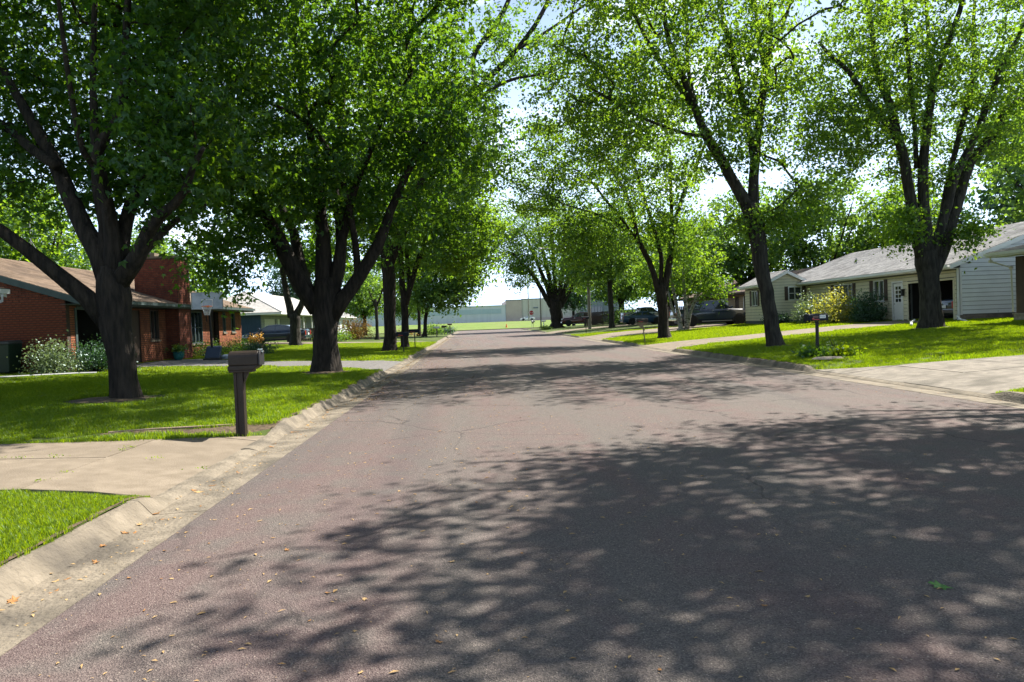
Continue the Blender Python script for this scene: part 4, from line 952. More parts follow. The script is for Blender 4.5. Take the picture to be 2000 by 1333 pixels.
T('maple_tree','stout maple with four upright limbs, between the second left driveway and the lawn','T2',
  [(-4.6,23,9.2,5.8,5.6,4.8,400),(-7.1,22.3,4.0,1.6,1.2,1.5,44),(-.9,22.6,7.2,1.9,2.4,2.4,80),(-7.5,21.5,6.6,2.2,2,1.8,70),(-5,22,5.6,2.5,2.2,1.0,60),(-2.6,23.5,5,1.6,1.6,.9,34),(-3.5,21,9.5,3.5,2,3,80),(-.2,17.8,12.0,4.4,3.6,2.0,190)],  # last mass, unseen over the road, is put there to shade the lawn
  (54,.13),seed=12,dens=1.3,star=True)
T('ash_tree','tall dark trunked tree by the kerb with high limbs arching over the road','T3',
  [(-4.4,38.6,9.5,5,5.4,5.6,270),(.6,38.8,10.6,2.3,3,2.6,60),(2.6,39,15.5,3,3,2.2,50),(-1.2,38,6.6,2.2,2.4,1.6,50),(-3.4,38,14.5,4.2,4,3,90)],
  (64,.17),mats=('bark','maple_leaf'),seed=13,dens=1.4)
T('ash_tree','forked tree just behind the tall kerbside tree, its boughs hanging over the left gutter','T3b',
  [(-3.2,44.5,8.5,4.4,5,4.6,210),(.0,44,6.3,2.1,2.6,2.2,70),(-.5,45,11,2.6,3,2.4,60)],(64,.21),mats=('bark','ash_leaf'),seed=14,dens=1.5,single_limbs=True)
T('maple_tree','grey forked tree standing in front of the dark sedan','T4',
  [(-12.7,53,9.8,5,5,4.6,190),(-10.5,52,6.3,2.4,2.4,1.3,40)],(50,.24),mats=('grey_bark','maple_leaf'),seed=15,dens=1.4)
T('linden_tree','far left kerbside tree with low drooping crown over the verge','T5',
  [(-3.8,80,9,4.6,5,5.4,200),(-1.2,80,6.4,2.6,3,2.4,70),(.4,80,12,2.8,3,3.6,60),(-3.6,79,4.4,3,3,1.6,60)],(42,.34),mats=('bark','far_leaf'),seed=16,dens=1.3,clump=(.34,.34,.2),along=.6)
T('linden_tree','thin leaning tree beside the drooping far left kerbside tree','T5b',
  [(-6.8,84,8,3.2,3.4,4.4,110)],(42,.34),mats=('bark','far_leaf'),seed=17,clump=(.34,.34,.2),along=.6)
T('young_tree','small pale trunked half bare tree beside the orange shrub','T6',
  [(-9.0,68.5,5.4,1.7,1.6,1.9,34)],(26,.24),mats=('grey_bark','far_leaf'),seed=18)
# right side
T('silver_maple','wide many limbed tree in front of the open garage of the cream house','R1',
  [(19.6,30,10.8,5.2,5,4.8,330),(15.0,29.7,8.3,1.8,1.9,1.7,48),(17.5,29.3,4.7,.9,1.2,1.0,24),(20.4,29.2,4.4,.9,1.0,.8,18),(16.5,30,11,2.6,3,2.6,70),(23.2,31,9.4,2.4,2.6,2.6,70),(23.5,27,14.5,4.2,3.6,1.8,90),(17.5,26.5,14.2,3.6,3,1.6,60)],  # the highest mass is added out of view to shade the right lawn
  (66,.15),mats=('grey_bark','ash_leaf'),seed=21,dens=1.4)
T('silver_maple','leaning tree beside the black mailbox, its two main limbs spread over the road','R2',
  [(7.6,26,10.4,4.6,4.8,4.6,330),(10.6,26.2,9.5,1.6,2.2,3.0,70),(12.0,26.4,5.3,.9,1.2,1.1,30),(10.6,26,4.6,1.4,1.1,.7,30),(4.4,25.6,9.2,2.2,2.6,2.4,60),(6,23,12.5,4.2,3.5,2,80),(12,21,11.8,3,2.6,1.8,45)],  # last two masses are added high up to throw shade on the road
  (66,.14),mats=('grey_bark','ash_leaf'),seed=22,dens=1.35)
T('elm_tree','vase shaped elm next to the slanted wooden mailbox','R3',
  [(8.3,41,9.8,5,5,5,290),(3.6,41,9.8,2,3,2.8,70),(6.2,40,5.8,2.4,2.6,1.5,60),(11.6,41,6.4,2.2,2.4,1.8,60)],
  (62,.16),mats=('bark','ash_leaf'),seed=23,dens=1.35,weep=.12)
T('birch_tree','clump of pale birch trunks in front of the black pickup tailgate','B',
  [(15.2,52,5.2,2.4,2.4,2.4,90),(16.6,50.5,3.4,1.3,1.2,1.0,30)],(42,.20),mats=('birch_bark','ash_leaf'),seed=24,dens=1.3)
T('ash_tree','straight grey trunked tree left of the blue sedan','R4',
  [(14.2,76.6,9.2,4.6,4.6,4.6,180),(11.5,76,7,2.6,3,2.4,50)],(46,.30),mats=('grey_bark','far_leaf'),seed=25,dens=1.4,clump=(.34,.34,.2),along=.6)
T('elm_tree','huge fan shaped elm at the far right kerb near the stop sign','R5',
  [(11.6,104,12.4,7,7,7,330),(6.8,103,8.8,2.6,3,2.6,60),(4.2,103,13.5,2.8,3,4.5,80),(16,104,7,3,3,2.4,50)],(46,.30),mats=('bark','ash_leaf'),seed=26,dens=1.15,clump=(.42,.42,.26),along=.8)
# trees standing just outside the right edge of the view; their crowns shade the near road
def auto_limbs(x,y,h,r,rg,nl=6,spread=.45,fork=.3,lean=0.):
    z=G(x,y); out=[[(x,y,z-.1,r*1.25),(x+lean*.3,y,z+h*fork*.5,r),(x+lean*.6,y,z+h*fork,r*.9),(x+lean,y,z+h*fork*1.35,r*.6)]]
    a0=rg.uniform(0,6)
    for i in range(nl):
        a=a0+i*2*math.pi/nl+rg.uniform(-.4,.4); s=spread*rg.uniform(.55,1.1)*h; t=rg.uniform(.75,1.05)
        p0=np.array([x+lean*.6*t,y,z+h*fork*t]); top=p0+np.array([math.cos(a)*s,math.sin(a)*s,h*rg.uniform(.38,.6)]); mid=p0*.55+top*.45+np.array([0,0,-h*.03])
        out.append([(*p0,r*.5),(*mid,r*.3),(*(mid*.4+top*.6),r*.2),(*top,r*.08)])
    return out
rt=np.random.default_rng(5)
boughs=[[(13.0,10.8,4.6+.2*i,.10),(10.5,(10.8+y)/2,6.8,.07),(x+2.6,y,z+.2,.045),(x,y,z-.1,.015)] for i,(x,y,z) in enumerate(((4.3,9.2,8.4),(4.9,10.7,8.3),(4.0,7.6,8.2),(5.6,12.1,8.6),(4.6,6.3,8.4)))]  # unseen boughs shaped to throw streaked shadow tips on the near road
make_tree('silver_maple','kerbside tree outside the right edge whose boughs shade the near road',auto_limbs(13.0,10.8,14,.30,rt,7,.36)+boughs,
  [(12.2,10.6,10.4,4.8,4.4,3.2,230),(7.2,9.6,9.2,2.2,2.4,1.2,22),(9.6,7.8,9,3,2.6,1.8,34)]+[(x+2.1,y,z,2.3,.42,.25,15) for x,y,z in ((4.3,9.2,8.4),(4.9,10.7,8.3),(4.0,7.6,8.2),(5.6,12.1,8.6),(4.6,6.3,8.4))],(150,.14),mats=('grey_bark','ash_leaf'),seed=31,clump=(.24,.24,.12),along=.7)
make_tree('silver_maple','kerbside tree behind the viewer on the right that shades the bottom of the road',auto_limbs(13.2,1.5,14,.36,rt,7,.36),
  [(12.8,2.4,9.6,4.8,4.8,3.4,230),(9.0,5.4,9.4,2.0,2.2,1.4,14)],(150,.15),mats=('grey_bark','ash_leaf'),seed=32,clump=(.24,.24,.12),along=.7)
# background trees: three kinds built once, then copied
protos=[]
for i,(h,m,lf,sz) in enumerate([(13,'far_leaf',48,.34),(12,'ash_leaf',46,.32),(14,'dark_leaf',50,.36)]):
    rg=np.random.default_rng(40+i)
    protos.append((h,m,lf,sz,rg))
BG=[ # kind, x, y, scale, rot, label
 (0,-30,34,.95,0,'broad green tree behind the brick house roof, furthest left'),
 (1,-27,47,.9,1,'light green tree rising behind the brick chimney'),
 (2,-35,58,1.05,2,'dark tree behind the gap between the brick and blue houses'),
 (0,-29,66,.85,3,'round tree behind the pale hipped roof'),
 (1,-38,78,1.,4,'bright tree beyond the pale hipped roof, left of the forked grey tree'),
 (2,-24,104,.9,5,'dark tree behind the small pale house'),
 (0,-14,96,.8,1.5,'green tree between the small pale house and the kerbside trees'),
 (1,-44,44,1.1,2.2,'sunlit tree glimpsed under the big dark maple at the left edge'),
 (2,-22,25,.62,.5,'low dark tree beyond the brick gable'),
 (1,-10,112,.72,.9,'sunlit tree left of the grass bank at the street end'),
 (0,-19,130,.9,3.3,'far green tree at the left end of the grass bank'),
 (1,22,82,.95,.7,'bright tree behind the blue sedan'),
 (2,27,92,1.0,1.9,'dark evergreen looking tree behind the silver pickup'),
 (0,19.5,97,.85,2.9,'green tree behind the maroon pickup bed'),
 (0,31,64,1.0,.3,'pale green tree rising above the brown roofed house'),
 (1,37.5,63,.95,5.1,'open airy tree above the ridge of the cream house'),
 (0,39,45,1.2,4.2,'dense green tree behind the white gable, right edge'),
 (2,47,56,1.35,3.7,'dark tree behind the white gable, furthest right'),
 (1,41,36,1.15,1.2,'bright leafed tree over the neighbour roof at the right edge'),
 (1,18.5,68,.80,2.4,'bright tree leaning over the brown roofed house beside the birches'),
 (0,24,118,1.0,.1,'far tree behind the fan shaped elm'),
 (2,17,125,.8,4.4,'far dark tree right of the fan shaped elm'),
 (0,34,104,1.1,1.1,'tall far tree right of the dark evergreen looking tree'),
 (2,44,70,.95,.4,'dark tree filling the gap behind the cream house ridge, right of the airy one'),
 (0,26,68,1.0,3.9,'bright tree between the brown roofed house and the blue sedan'),
 (1,-34,92,1.05,2.6,'tall far tree behind the small pale house roof'),
]
made={}
for kind,x,y,s,rz,lab in BG:
    if kind not in made:
        h,m,lf,sz,rg=protos[kind]
        n=150
        o,_=make_tree('background_tree',lab,auto_limbs(x,y,h,.3,rg,6,.33,.28),
          [(x,y,G(x,y)+h*.62,4.4,4.4,h*.37,n),(x+2,y-1,G(x,y)+h*.4,2.6,2.6,h*.16,int(n*.25)),(x-2,y+1,G(x,y)+h*.42,2.6,2.6,h*.18,int(n*.25))],
          (lf,sz),mats=('bark',m),seed=60+kind,single_limbs=False,clump=(.38,.38,.24),along=.6,group='trees behind the houses')
        made[kind]=o
    else:
        o=copy_tree(made[kind]); o.location=(x,y,G(x,y)); o['label']=lab
    o.scale=(s,s,s); o.rotation_euler=(0,0,rz)
# ---------------------------------------------------------------- shrubs and flowers
def shrub(name,label,x,y,r,h,m,n=60,ls=.07,ne=40,seed=1,cat='shrub',group=None,low=.35):
    rg=np.random.default_rng(seed); z=G(x,y); root=empty(name,(x,y,z),0,label,cat,group)
    u=unit(rg.normal(size=(n,3))); rr=rg.random((n,1))**(1/2.6); u[:,2]=np.abs(u[:,2])
    C=u*rr*np.array([r,r,h*.86])*rg.uniform(.8,1.15,(n,1)); C[:,2]+=h*.06
    g=MB()
    for c_ in C[::2]:
        g.tube([(c_[0]*.12,c_[1]*.12,-.03),(c_[0]*.5,c_[1]*.5,c_[2]*.55),tuple(c_)],[.014,.009,.004],4,cap=False)
    g.build('stems','bark',root,kind='stuff')
    sp=.16*r+.05
    V,F,t=leaves(C,ne,ls,(sp,sp,sp*.7),rg); V[:,2]=np.maximum(V[:,2],.01)
    link('foliage',npmesh('foliage',V,F,m,t),root,kind='stuff'); return root
shrub('shrub','pale variegated dogwood shrub in front of the brick gable',-13.5,24.4,.8,1.15,'pale_leaf',80,.075,44,1)
shrub('shrub','dark green shrub between the pale dogwood and the maple trunk',-12.6,25.4,.85,1.15,'dark_leaf',90,.07,46,2)
shrub('shrub','low green shrub under the many paned window of the brick house',-12.9,36.6,1.15,.75,'far_leaf',80,.07,40,3)
shrub('shrub','low green shrub under the narrow windows, right of the basketball hoop',-12.4,39.8,1.0,.8,'far_leaf',70,.07,40,4)
shrub('shrub','round shrub at the far edge of the second driveway, left of the stout maple',-10.9,38.3,.85,.75,'dark_leaf',70,.07,40,5)
shrub('shrub','small bright shrub in front of the dark blue wall',-14.9,44.6,.8,.8,'ash_leaf',50,.07,36,6)
shrub('shrub','large leafy green bush beside the wooden fence behind the stout maple',-11.9,64,1.4,1.6,'ash_leaf',90,.12,40,7)
shrub('shrub','orange leaved shrub glowing beside the pale trunked little tree',-11.4,72,1.7,2.2,'orange_leaf',100,.13,40,8)
shrub('shrub','low orange daylily clump left of the far thin trees',-7.8,82,1.2,.8,'orange_leaf',40,.12,30,9)
shrub('shrub','round green bush by the white mailbox at the far left kerb',-4.9,92,1.5,1.3,'far_leaf',60,.16,30,10)
shrub('shrub','dark round bush beside the dark far mailbox on the left',-3.9,104,1.3,1.0,'dark_leaf',50,.16,30,11)
shrub('shrub','golden green spreading bush in front of the cream house window',21.15,41.9,1.5,2.0,'yellow_leaf',130,.11,42,12)
shrub('shrub','tall dark green bush between the golden bush and the garage',21.75,39.9,.9,2.0,'dark_leaf',120,.10,44,13)
shrub('shrub','silvery grey leaved shrub left of the golden bush',20.9,45.2,.95,1.9,'pale_leaf',80,.10,34,14)
shrub('shrub','clipped dark bush at the foot of the cream side wall',20.3,48.6,.9,.8,'dark_leaf',60,.08,40,15)
shrub('shrub','small green bush by the dark garage door of the brown roofed house',20.6,55.2,.7,.9,'far_leaf',40,.09,34,16)
shrub('ground_cover','row of low green plants along the foot of the white gable wall',26.4,34.0,1.9,.3,'dark_leaf',70,.07,30,17,'plant')
shrub('flower_clump','leafy lily clump at the foot of the black mailbox post',9.45,20.1,.42,.32,'maple_leaf',40,.09,30,18,'plant')
shrub('flower_clump','bright yellow green grass clump right of the black mailbox post',10.0,19.6,.36,.26,'grass_blade',30,.10,30,19,'plant')
shrub('flower_clump','wispy pale flowering stems behind the black mailbox post',10.35,20.7,.45,.75,'pale_leaf',16,.06,5,20,'plant')
shrub('flower_clump','green flowers around the white mailbox near the fan shaped elm',9.4,97,.8,.7,'ash_leaf',30,.12,30,21,'plant')
shrub('shrub','row of bushes hiding the fence behind the blue sedan',19.5,93,2.6,2.4,'far_leaf',90,.2,34,22)
# ---------------------------------------------------------------- vehicles (modelled facing +x, origin on the ground at mid length)
def loft(g,rings):
    n=len(rings);k=len(rings[0]); vs=[p for r in rings for p in r]
    fs=[(i*k+j,i*k+(j+1)%k,(i+1)*k+(j+1)%k,(i+1)*k+j) for i in range(n-1) for j in range(k)]
    fs+=[tuple(range(k))[::-1],tuple(range((n-1)*k,n*k))]; g.add(vs,fs)
def wheel(root,x,y,r,wd):
    s=1 if y>0 else -1
    g=MB(); g.lathe([(r*.62,-wd/2),(r*.93,-wd/2),(r,-wd*.36),(r,wd*.36),(r*.93,wd/2),(r*.62,wd/2)],(x,y,r),28,'y'); t=g.build('wheel','rubber',root,smooth=False)
    g=MB(); yo=y+s*wd*.30
    g.lathe([(r*.60,-.02),(r*.64,.02),(r*.58,.028),(r*.55,.0)],(x,yo,r),28,'y')
    for i in range(6):
        a=i*math.pi/3; d=np.array([math.cos(a),0,math.sin(a)]); q=np.array([-math.sin(a),0,math.cos(a)])
        c0=np.array([x,yo,r]); p=[c0+d*r*.1-q*r*.10,c0+d*r*.58-q*r*.06,c0+d*r*.58+q*r*.06,c0+d*r*.1+q*r*.10]
        g.prism([tuple(v) for v in p],(0,s*.03,0))
    g.lathe([(.0,-.01),(r*.17,-.01),(r*.15,.04),(0,.045)] if s>0 else [(.0,.01),(r*.17,.01),(r*.15,-.04),(0,-.045)],(x,yo,r),16,'y')
    g.build('rim','alloy',t)
def vehicle(kind,name,label,loc,rz,paint,cat,group=None):
    root=empty(name,loc,rz,label,cat,group)
    if kind=='pickup':
        L_,W_,wb,r,wd,zb=5.8,1.96,3.7,.40,.27,.42
        st=[(-2.9,.55,1.22,.93),(-2.86,.48,1.27,.96),(-1.0,.45,1.28,.98),(-.2,.43,1.28,.98),(1.2,.43,1.26,.98),(1.45,.45,1.24,.98),(2.3,.47,1.20,.96),(2.72,.48,1.12,.92),(2.88,.52,.98,.84)]
        cab=[(-1.05,1.25),(-.88,1.86),(-.2,1.91),(.55,1.88),(1.42,1.25)]; ax=(-1.75,1.86)
    else:
        L_,W_,wb,r,wd,zb=4.75,1.82,2.8,.33,.22,.22
        st=[(-2.37,.42,.90,.74),(-2.28,.30,1.0,.84),(-1.5,.24,1.02,.90),(-.4,.22,.97,.91),(.8,.22,.95,.91),(1.4,.24,.90,.89),(2.0,.27,.80,.85),(2.28,.30,.70,.76),(2.37,.36,.58,.66)]
        cab=[(-1.75,1.0),(-.95,1.38),(-.35,1.45),(.35,1.42),(1.25,.93)]; ax=(-1.38,1.38)
    g=MB(); rings=[]
    for x,z0,z1,h in st:
        zm=(z0+z1)/2
        half=[(x,h*.90,z0),(x,h*.985,z0+.08),(x,h*1.0,zm-.05),(x,h*.992,zm+.12),(x,h*.965,z1-.06),(x,h*.90,z1),(x,h*.45,z1+.025)]
        rings.append(half+[(a,-b,c_) for a,b,c_ in half[::-1]])
    loft(g,rings); g.build('body',paint,root,smooth=True)
    for o in root.children:
        if o.name.startswith('body'):
            m_=o.modifiers.new('edge','EDGE_SPLIT'); m_.split_angle=R_(42)
    # cabin
    hw=.86*W_/1.96; rings=[]
    sec=[]
    for i,(x,z) in enumerate(cab):
        sec.append((x,z))
    zb_=min(cab[0][1],cab[-1][1])-.04
    def yw(z): return hw-(z-zb_)*.20
    g=MB(); n=len(cab)
    top=[(x,yw(z),z) for x,z in cab]; topr=[(x,-yw(z),z) for x,z in cab]
    base=[(cab[0][0],yw(zb_),zb_),(cab[-1][0],yw(zb_),zb_)]; baser=[(a,-b,c_) for a,b,c_ in base]
    vs=top+topr+base+baser; 
    fs=[(i,i+1,n+i+1,n+i) for i in range(n-1)]+[tuple([2*n]+list(range(n))+[2*n+1])[::-1],tuple([2*n+2]+list(range(n,2*n))+[2*n+3]),(2*n,2*n+1,2*n+3,2*n+2),(2*n,0,n,2*n+2),(n-1,2*n+1,2*n+3,2*n-1)]
    g.add(vs,fs); g.build('cabin',paint,root,bevel=.03)
    # glass, set 6 mm proud
    def pane(nm,pts,off):
        h=MB(); h.prism([tuple(np.add(p,np.multiply(off,.2))) for p in pts],tuple(off)); h.build(nm,'car_glass',root)
    def lerp(a,b,t): return tuple(np.array(a)*(1-t)+np.array(b)*t)
    A,Bv=(cab[-1][0],cab[-1][1]),(cab[-2][0],cab[-2][1])
    def quad(pa,pb,t0,t1,m_):
        q=[]
        for t in (t0,t1):
            x=pa[0]*(1-t)+pb[0]*t; z=pa[1]*(1-t)+pb[1]*t; q.append((x,yw(z)*m_,z))
        return [q[0],q[1],(q[1][0],-q[1][1],q[1][2]),(q[0][0],-q[0][1],q[0][2])]
    pane('windshield',quad(A,Bv,.06,.93,.88),(.012,0,.010)); pane('rear_window',quad(cab[0],cab[1],.08,.92,.86),(-.012,0,.008))
    zt=min(cab[1][1],cab[-2][1])-.07; zl=max(cab[0][1],cab[-1][1])+.03
    def xat(a,b,z): t=(z-a[1])/(b[1]-a[1]); return a[0]+(b[0]-a[0])*t
    xr0,xr1=xat(cab[0],cab[1],zl)+.12,xat(cab[0],cab[1],zt)+.10; xf0,xf1=xat(A,Bv,zl)-.14,xat(A,Bv,zt)-.10
    split=[.0,.47,1.] if kind=='pickup' else [0,.16,.56,1.]
    for s in (1,-1):
        for a,b in zip(split,split[1:]):
            a_=a+.018;b_=b-.018
            p=[(xr0+(xf0-xr0)*a_,s*yw(zl),zl),(xr0+(xf0-xr0)*b_,s*yw(zl),zl),(xr1+(xf1-xr1)*b_,s*yw(zt),zt),(xr1+(xf1-xr1)*a_,s*yw(zt),zt)]
            pane('side_window',p,(0,.012*s,.003))
        for xa,hh in ((xr0+(xf0-xr0)*split[-2],.02),):
            pass
        xs_=[xr0+(xf0-xr0)*t for t in split[1:]]
        zh=zl-.16
        for xh in xs_:
            h=MB(); h.box((xh-.34,s*(W_/2-.02),zh),(xh-.16,s*(W_/2+.015),zh+.035)); h.build('door_handle',paint if kind!='pickup' else 'chrome',root)
        h=MB()
        for xh in [xr0+(xf0-xr0)*t for t in split]: h.box((xh-.004,s*(W_/2*.985-.02),zb+.12),(xh+.004,s*(W_/2+.002),zl-.06))
        h.build('door_gap','black_plastic',root)
        h=MB(); h.box((xf0-.02,s*(hw+.02),zl+.02),(xf0+.12,s*(hw+.24),zl+.19)); h.build('mirror',paint,root,bevel=.02)
        # flat dark discs stand in for the shade of the wheel wells
        for xa in ax:
            h=MB(); pts=[(xa+(r+.10)*math.cos(t),s*(W_/2-.05),r+(r+.10)*math.sin(t)) for t in np.linspace(-.25,math.pi+.25,18)]
            h.prism(pts,(0,s*.062,0)); h.build('wheel_well_shade','black_plastic',root)
            wheel(root,xa,s*(W_/2-.055),r,wd)
        zf=st[-3][2]-.10
        h=MB(); h.box((L_/2-.30,s*(st[-2][3]-.30),zf-.16),(L_/2-.02 if kind=='pickup' else L_/2-.10,s*(st[-2][3]+.005),zf+.0)); h.build('headlight','lamp_lens',root,bevel=.02)
        h=MB(); h.box((-L_/2-.012,s*(st[0][3]-.16),st[1][2]-.40),(-L_/2+.16,s*(st[0][3]+.015),st[1][2]-.08)); h.build('taillight','red_lens',root,bevel=.01)
    h=MB()
    if kind=='pickup':
        h.box((L_/2-.06,-.55,.80),(L_/2+.015,.55,1.02)); h.build('grille','chrome',root,bevel=.02)
        h=MB(); h.box((L_/2-.16,-.92,.48),(L_/2+.07,.92,.70)); h.build('front_bumper','chrome',root,bevel=.03)
        h=MB(); h.box((-L_/2-.10,-.90,.50),(-L_/2+.05,.90,.68)); h.build('rear_bumper','chrome',root,bevel=.03)
        for s in (1,-1):
            h=MB(); h.box((-1.0,s*.93,.36),(1.3,s*1.03,.41)); h.build('running_board','alloy',root,bevel=.01)
        h=MB(); h.box((-2.80,-.78,1.26),(-1.12,.78,1.30)); h.build('bed_liner','black_plastic',root)
        h=MB()
        for s in (1,-1): h.box((-2.88,s*.80,1.27),(-1.1,s*.94,1.33))
        h.box((-2.9,-.8,1.27),(-2.80,.8,1.33)); h.build('bed_rail',paint,root,bevel=.01)
    else:
        h.box((L_/2-.10,-.45,.46),(L_/2+.005,.45,.60)); h.build('grille','black_plastic',root,bevel=.01)
        h=MB(); h.box((L_/2-.22,-.78,.26),(L_/2+.03,.78,.44)); h.build('front_bumper',paint,root,bevel=.04)
        h=MB(); h.box((-L_/2-.03,-.78,.32),(-L_/2+.2,.78,.56)); h.build('rear_bumper',paint,root,bevel=.04)
    h=MB(); h.box((-L_/2-.108 if kind=='pickup' else -L_/2-.035,-.16,.60),(-L_/2-.02,.16,.74)); h.build('licence_plate','sign_white',root)
    h=MB(); h.box((-L_/2+.3,-W_/2+.2,r*.7),(L_/2-.3,W_/2-.2,zb+.12)); h.build('underbody','black_plastic',root)
    return root
def on(x,y,dz=.03): return (x,y,G(x,y)+dz)
v=vehicle('pickup','pickup_truck','black crew cab pickup parked nose in on the driveway behind the birches',on(18.0,55.4),0.02,'black_paint','pickup'); 
v=vehicle('sedan','parked_car','dark blue sedan parked across the lawn between the grey trunk and the elm',on(18.6,80.5),0.0,'navy_paint','car')
v=vehicle('pickup','pickup_truck','silver blue pickup parked behind the blue sedan',on(20.8,88.5),0.05,'silver_paint','pickup')
v=vehicle('pickup','pickup_truck','maroon pickup facing the street beside the fan shaped elm',on(15.2,103.6),math.pi-.12,'maroon_paint','pickup')
v=vehicle('sedan','parked_car','light grey car behind the maroon pickup bed',on(19.8,108),0.1,'silver_paint','car')
v=vehicle('sedan','parked_car','dark sedan parked behind the forked grey tree on the left',on(-15.9,60.5),math.pi-.05,'black_paint','car'); v.scale=(1.08,1.05,1.05)
v=vehicle('sedan','parked_car','dark car with red tail lights inside the open garage',(25.6,35.4,.74),0,'black_paint','car')
v=vehicle('sedan','parked_car','white car in front of the far warehouse',(17.5,240,1.42),math.pi,'white_car_paint','car')
# ---------------------------------------------------------------- mailboxes
def dome_box(g,x0,x1,y,z,hw,hh,ax='x',k=10):
    prof=[(-hw,0),(hw,0)]+[(hw*math.cos(t),hh+hw*math.sin(t)*.75) for t in np.linspace(0,math.pi,k)]
    if ax=='x': g.prism([(x0,y+a,z+b) for a,b in prof],(x1-x0,0,0))
    else: g.prism([(y+a,x0,z+b) for a,b in prof],(0,x1-x0,0))
def mailbox(label,x,y,h,ang,body,post,style='post',group='mailboxes along the kerb',num=False,lean=0.,fw='chrome'):
    z=G(x,y); root=empty('mailbox',(x,y,z),ang,label,'mailbox',group)   # door faces +x before rotation
    if style=='moulded':
        g=MB(); g.box((-.05,-.045,-.1),(.05,.045,h-.2)); g.box((-.062,-.06,0),(-.022,.06,h-.2)); g.box((.022,-.058,0),(.064,.058,h-.2)); g.build('post',post,root,bevel=.008)
        g=MB(); g.prism([(.066,-.035,h-.22),(.15,-.035,h-.22),(.066,-.035,h-.40)],(0,.07,0)); g.build('bracket',post,root,bevel=.006)
        g=MB(); g.box((-.11,-.11,h-.245),(.20,.11,h-.215)); g.prism([(-.12,-.115,h-.215),(.22,-.115,h-.215),(.29,-.115,h-.17),(.29,-.115,h-.152),(-.12,-.115,h-.152)],(0,.23,0)); g.build('shelf',post,root,bevel=.008)
        g=MB(); dome_box(g,-.11,.29,0,h-.15,.11,.115); b=g.build('box',body,root,bevel=.012)
        g=MB(); dome_box(g,.295,.318,0,h-.155,.12,.12); g.build('door','black_plastic',root,bevel=.008)
        g=MB(); g.box((.318,-.03,h+.02),(.342,.03,h+.04)); g.box((.27,-.02,h+.054),(.335,.02,h+.066)); g.build('latch',fw,root)
    else:
        g=MB(); g.tube([(lean,0,h-.2),(0,0,-.15)],.055 if style=='post' else .028,4 if style=='post' else 8,ph=.785); g.build('post',post,root)
        if style=='wood':
            g=MB(); g.box((-.30+lean,-.05,h-.30),(.22+lean,.05,h-.2)); g.prism([(.0+lean,-.04,h-.3),(-.26+lean,-.04,h-.3),(0,-.04,h-.62)],(0,.08,0)); g.build('arm',post,root)
        g=MB(); dome_box(g,-.30+lean,.28+lean,0,h-.19,.112,.12); b=g.build('box',body,root,bevel=.01)
        g=MB(); dome_box(g,-.325+lean,-.303+lean,0,h-.195,.119,.125); g.build('door',body,root,bevel=.006)
        g=MB(); g.box((-.34+lean,-.02,h+.0),(-.326+lean,.02,h+.03)); g.build('latch',fw,root)
        g=MB(); g.box((-.22+lean,-.128,h-.165),(.0+lean,-.114,h-.14)); g.box((-.22+lean,-.128,h-.165),(-.16+lean,-.1141,h-.11)); g.build('flag','red_lens',root)
    if num:
        g=MB(); g.box((.02,-.1145,h-.12),(.20,-.1125,h-.03)); p=g.build('number_plate','sign_white',root)
        for k in range(4):
            g=MB(); g.box((.038+k*.038,-.1165,h-.10),(.056+k*.038,-.1146,h-.05)); g.build('digit_mark','galvanised',p)
        g=MB(); g.box((-.19,-.1145,h-.11),(-.02,-.1125,h-.05)); g.build('sticker','maroon_paint',root)
    return root
mailbox('brown moulded mailbox on a grooved post at the end of the near left driveway',-3.24,10.32,1.13,0,'mailbox_brown','mailbox_brown','moulded')
mailbox('black mailbox with a white number plate on a turned black post, right kerb',9.62,20.3,1.20,.12,'mailbox_black','black_plastic','post',num=True)
mailbox('weathered wooden mailbox on a leaning timber post beside the elm',8.75,37.5,1.22,0,'mailbox_brown','post_wood','wood',lean=-.12)
mailbox('slim dark mailbox with newspaper tube on a thin black post, right verge',9.6,63.,1.45,0,'mailbox_black','black_plastic','rod')
mailbox('dark mailbox just in front of the tall kerbside tree, left verge',-3.45,36.3,1.02,0,'mailbox_black','black_plastic','rod')
mailbox('second dark mailbox a little further along the left verge',-3.35,42.0,1.10,0,'mailbox_black','black_plastic','rod')
mailbox('white mailbox on the far left verge',-3.9,78.,1.05,0,'white_paint','post_wood','post')
mailbox('small black mailbox between the white and the orange one, far left verge',-3.5,88,1.15,0,'mailbox_black','black_plastic','rod')
mailbox('rusty orange mailbox nearest the left end of the road',-3.2,100,1.30,0,'terracotta','post_wood','post')
mailbox('white mailbox in front of the fan shaped elm',9.3,98,1.25,0,'white_paint','white_paint','post')
mailbox('grey tilted mailbox left of the fan shaped elm',9.6,119,1.25,.6,'galvanised','post_wood','wood')
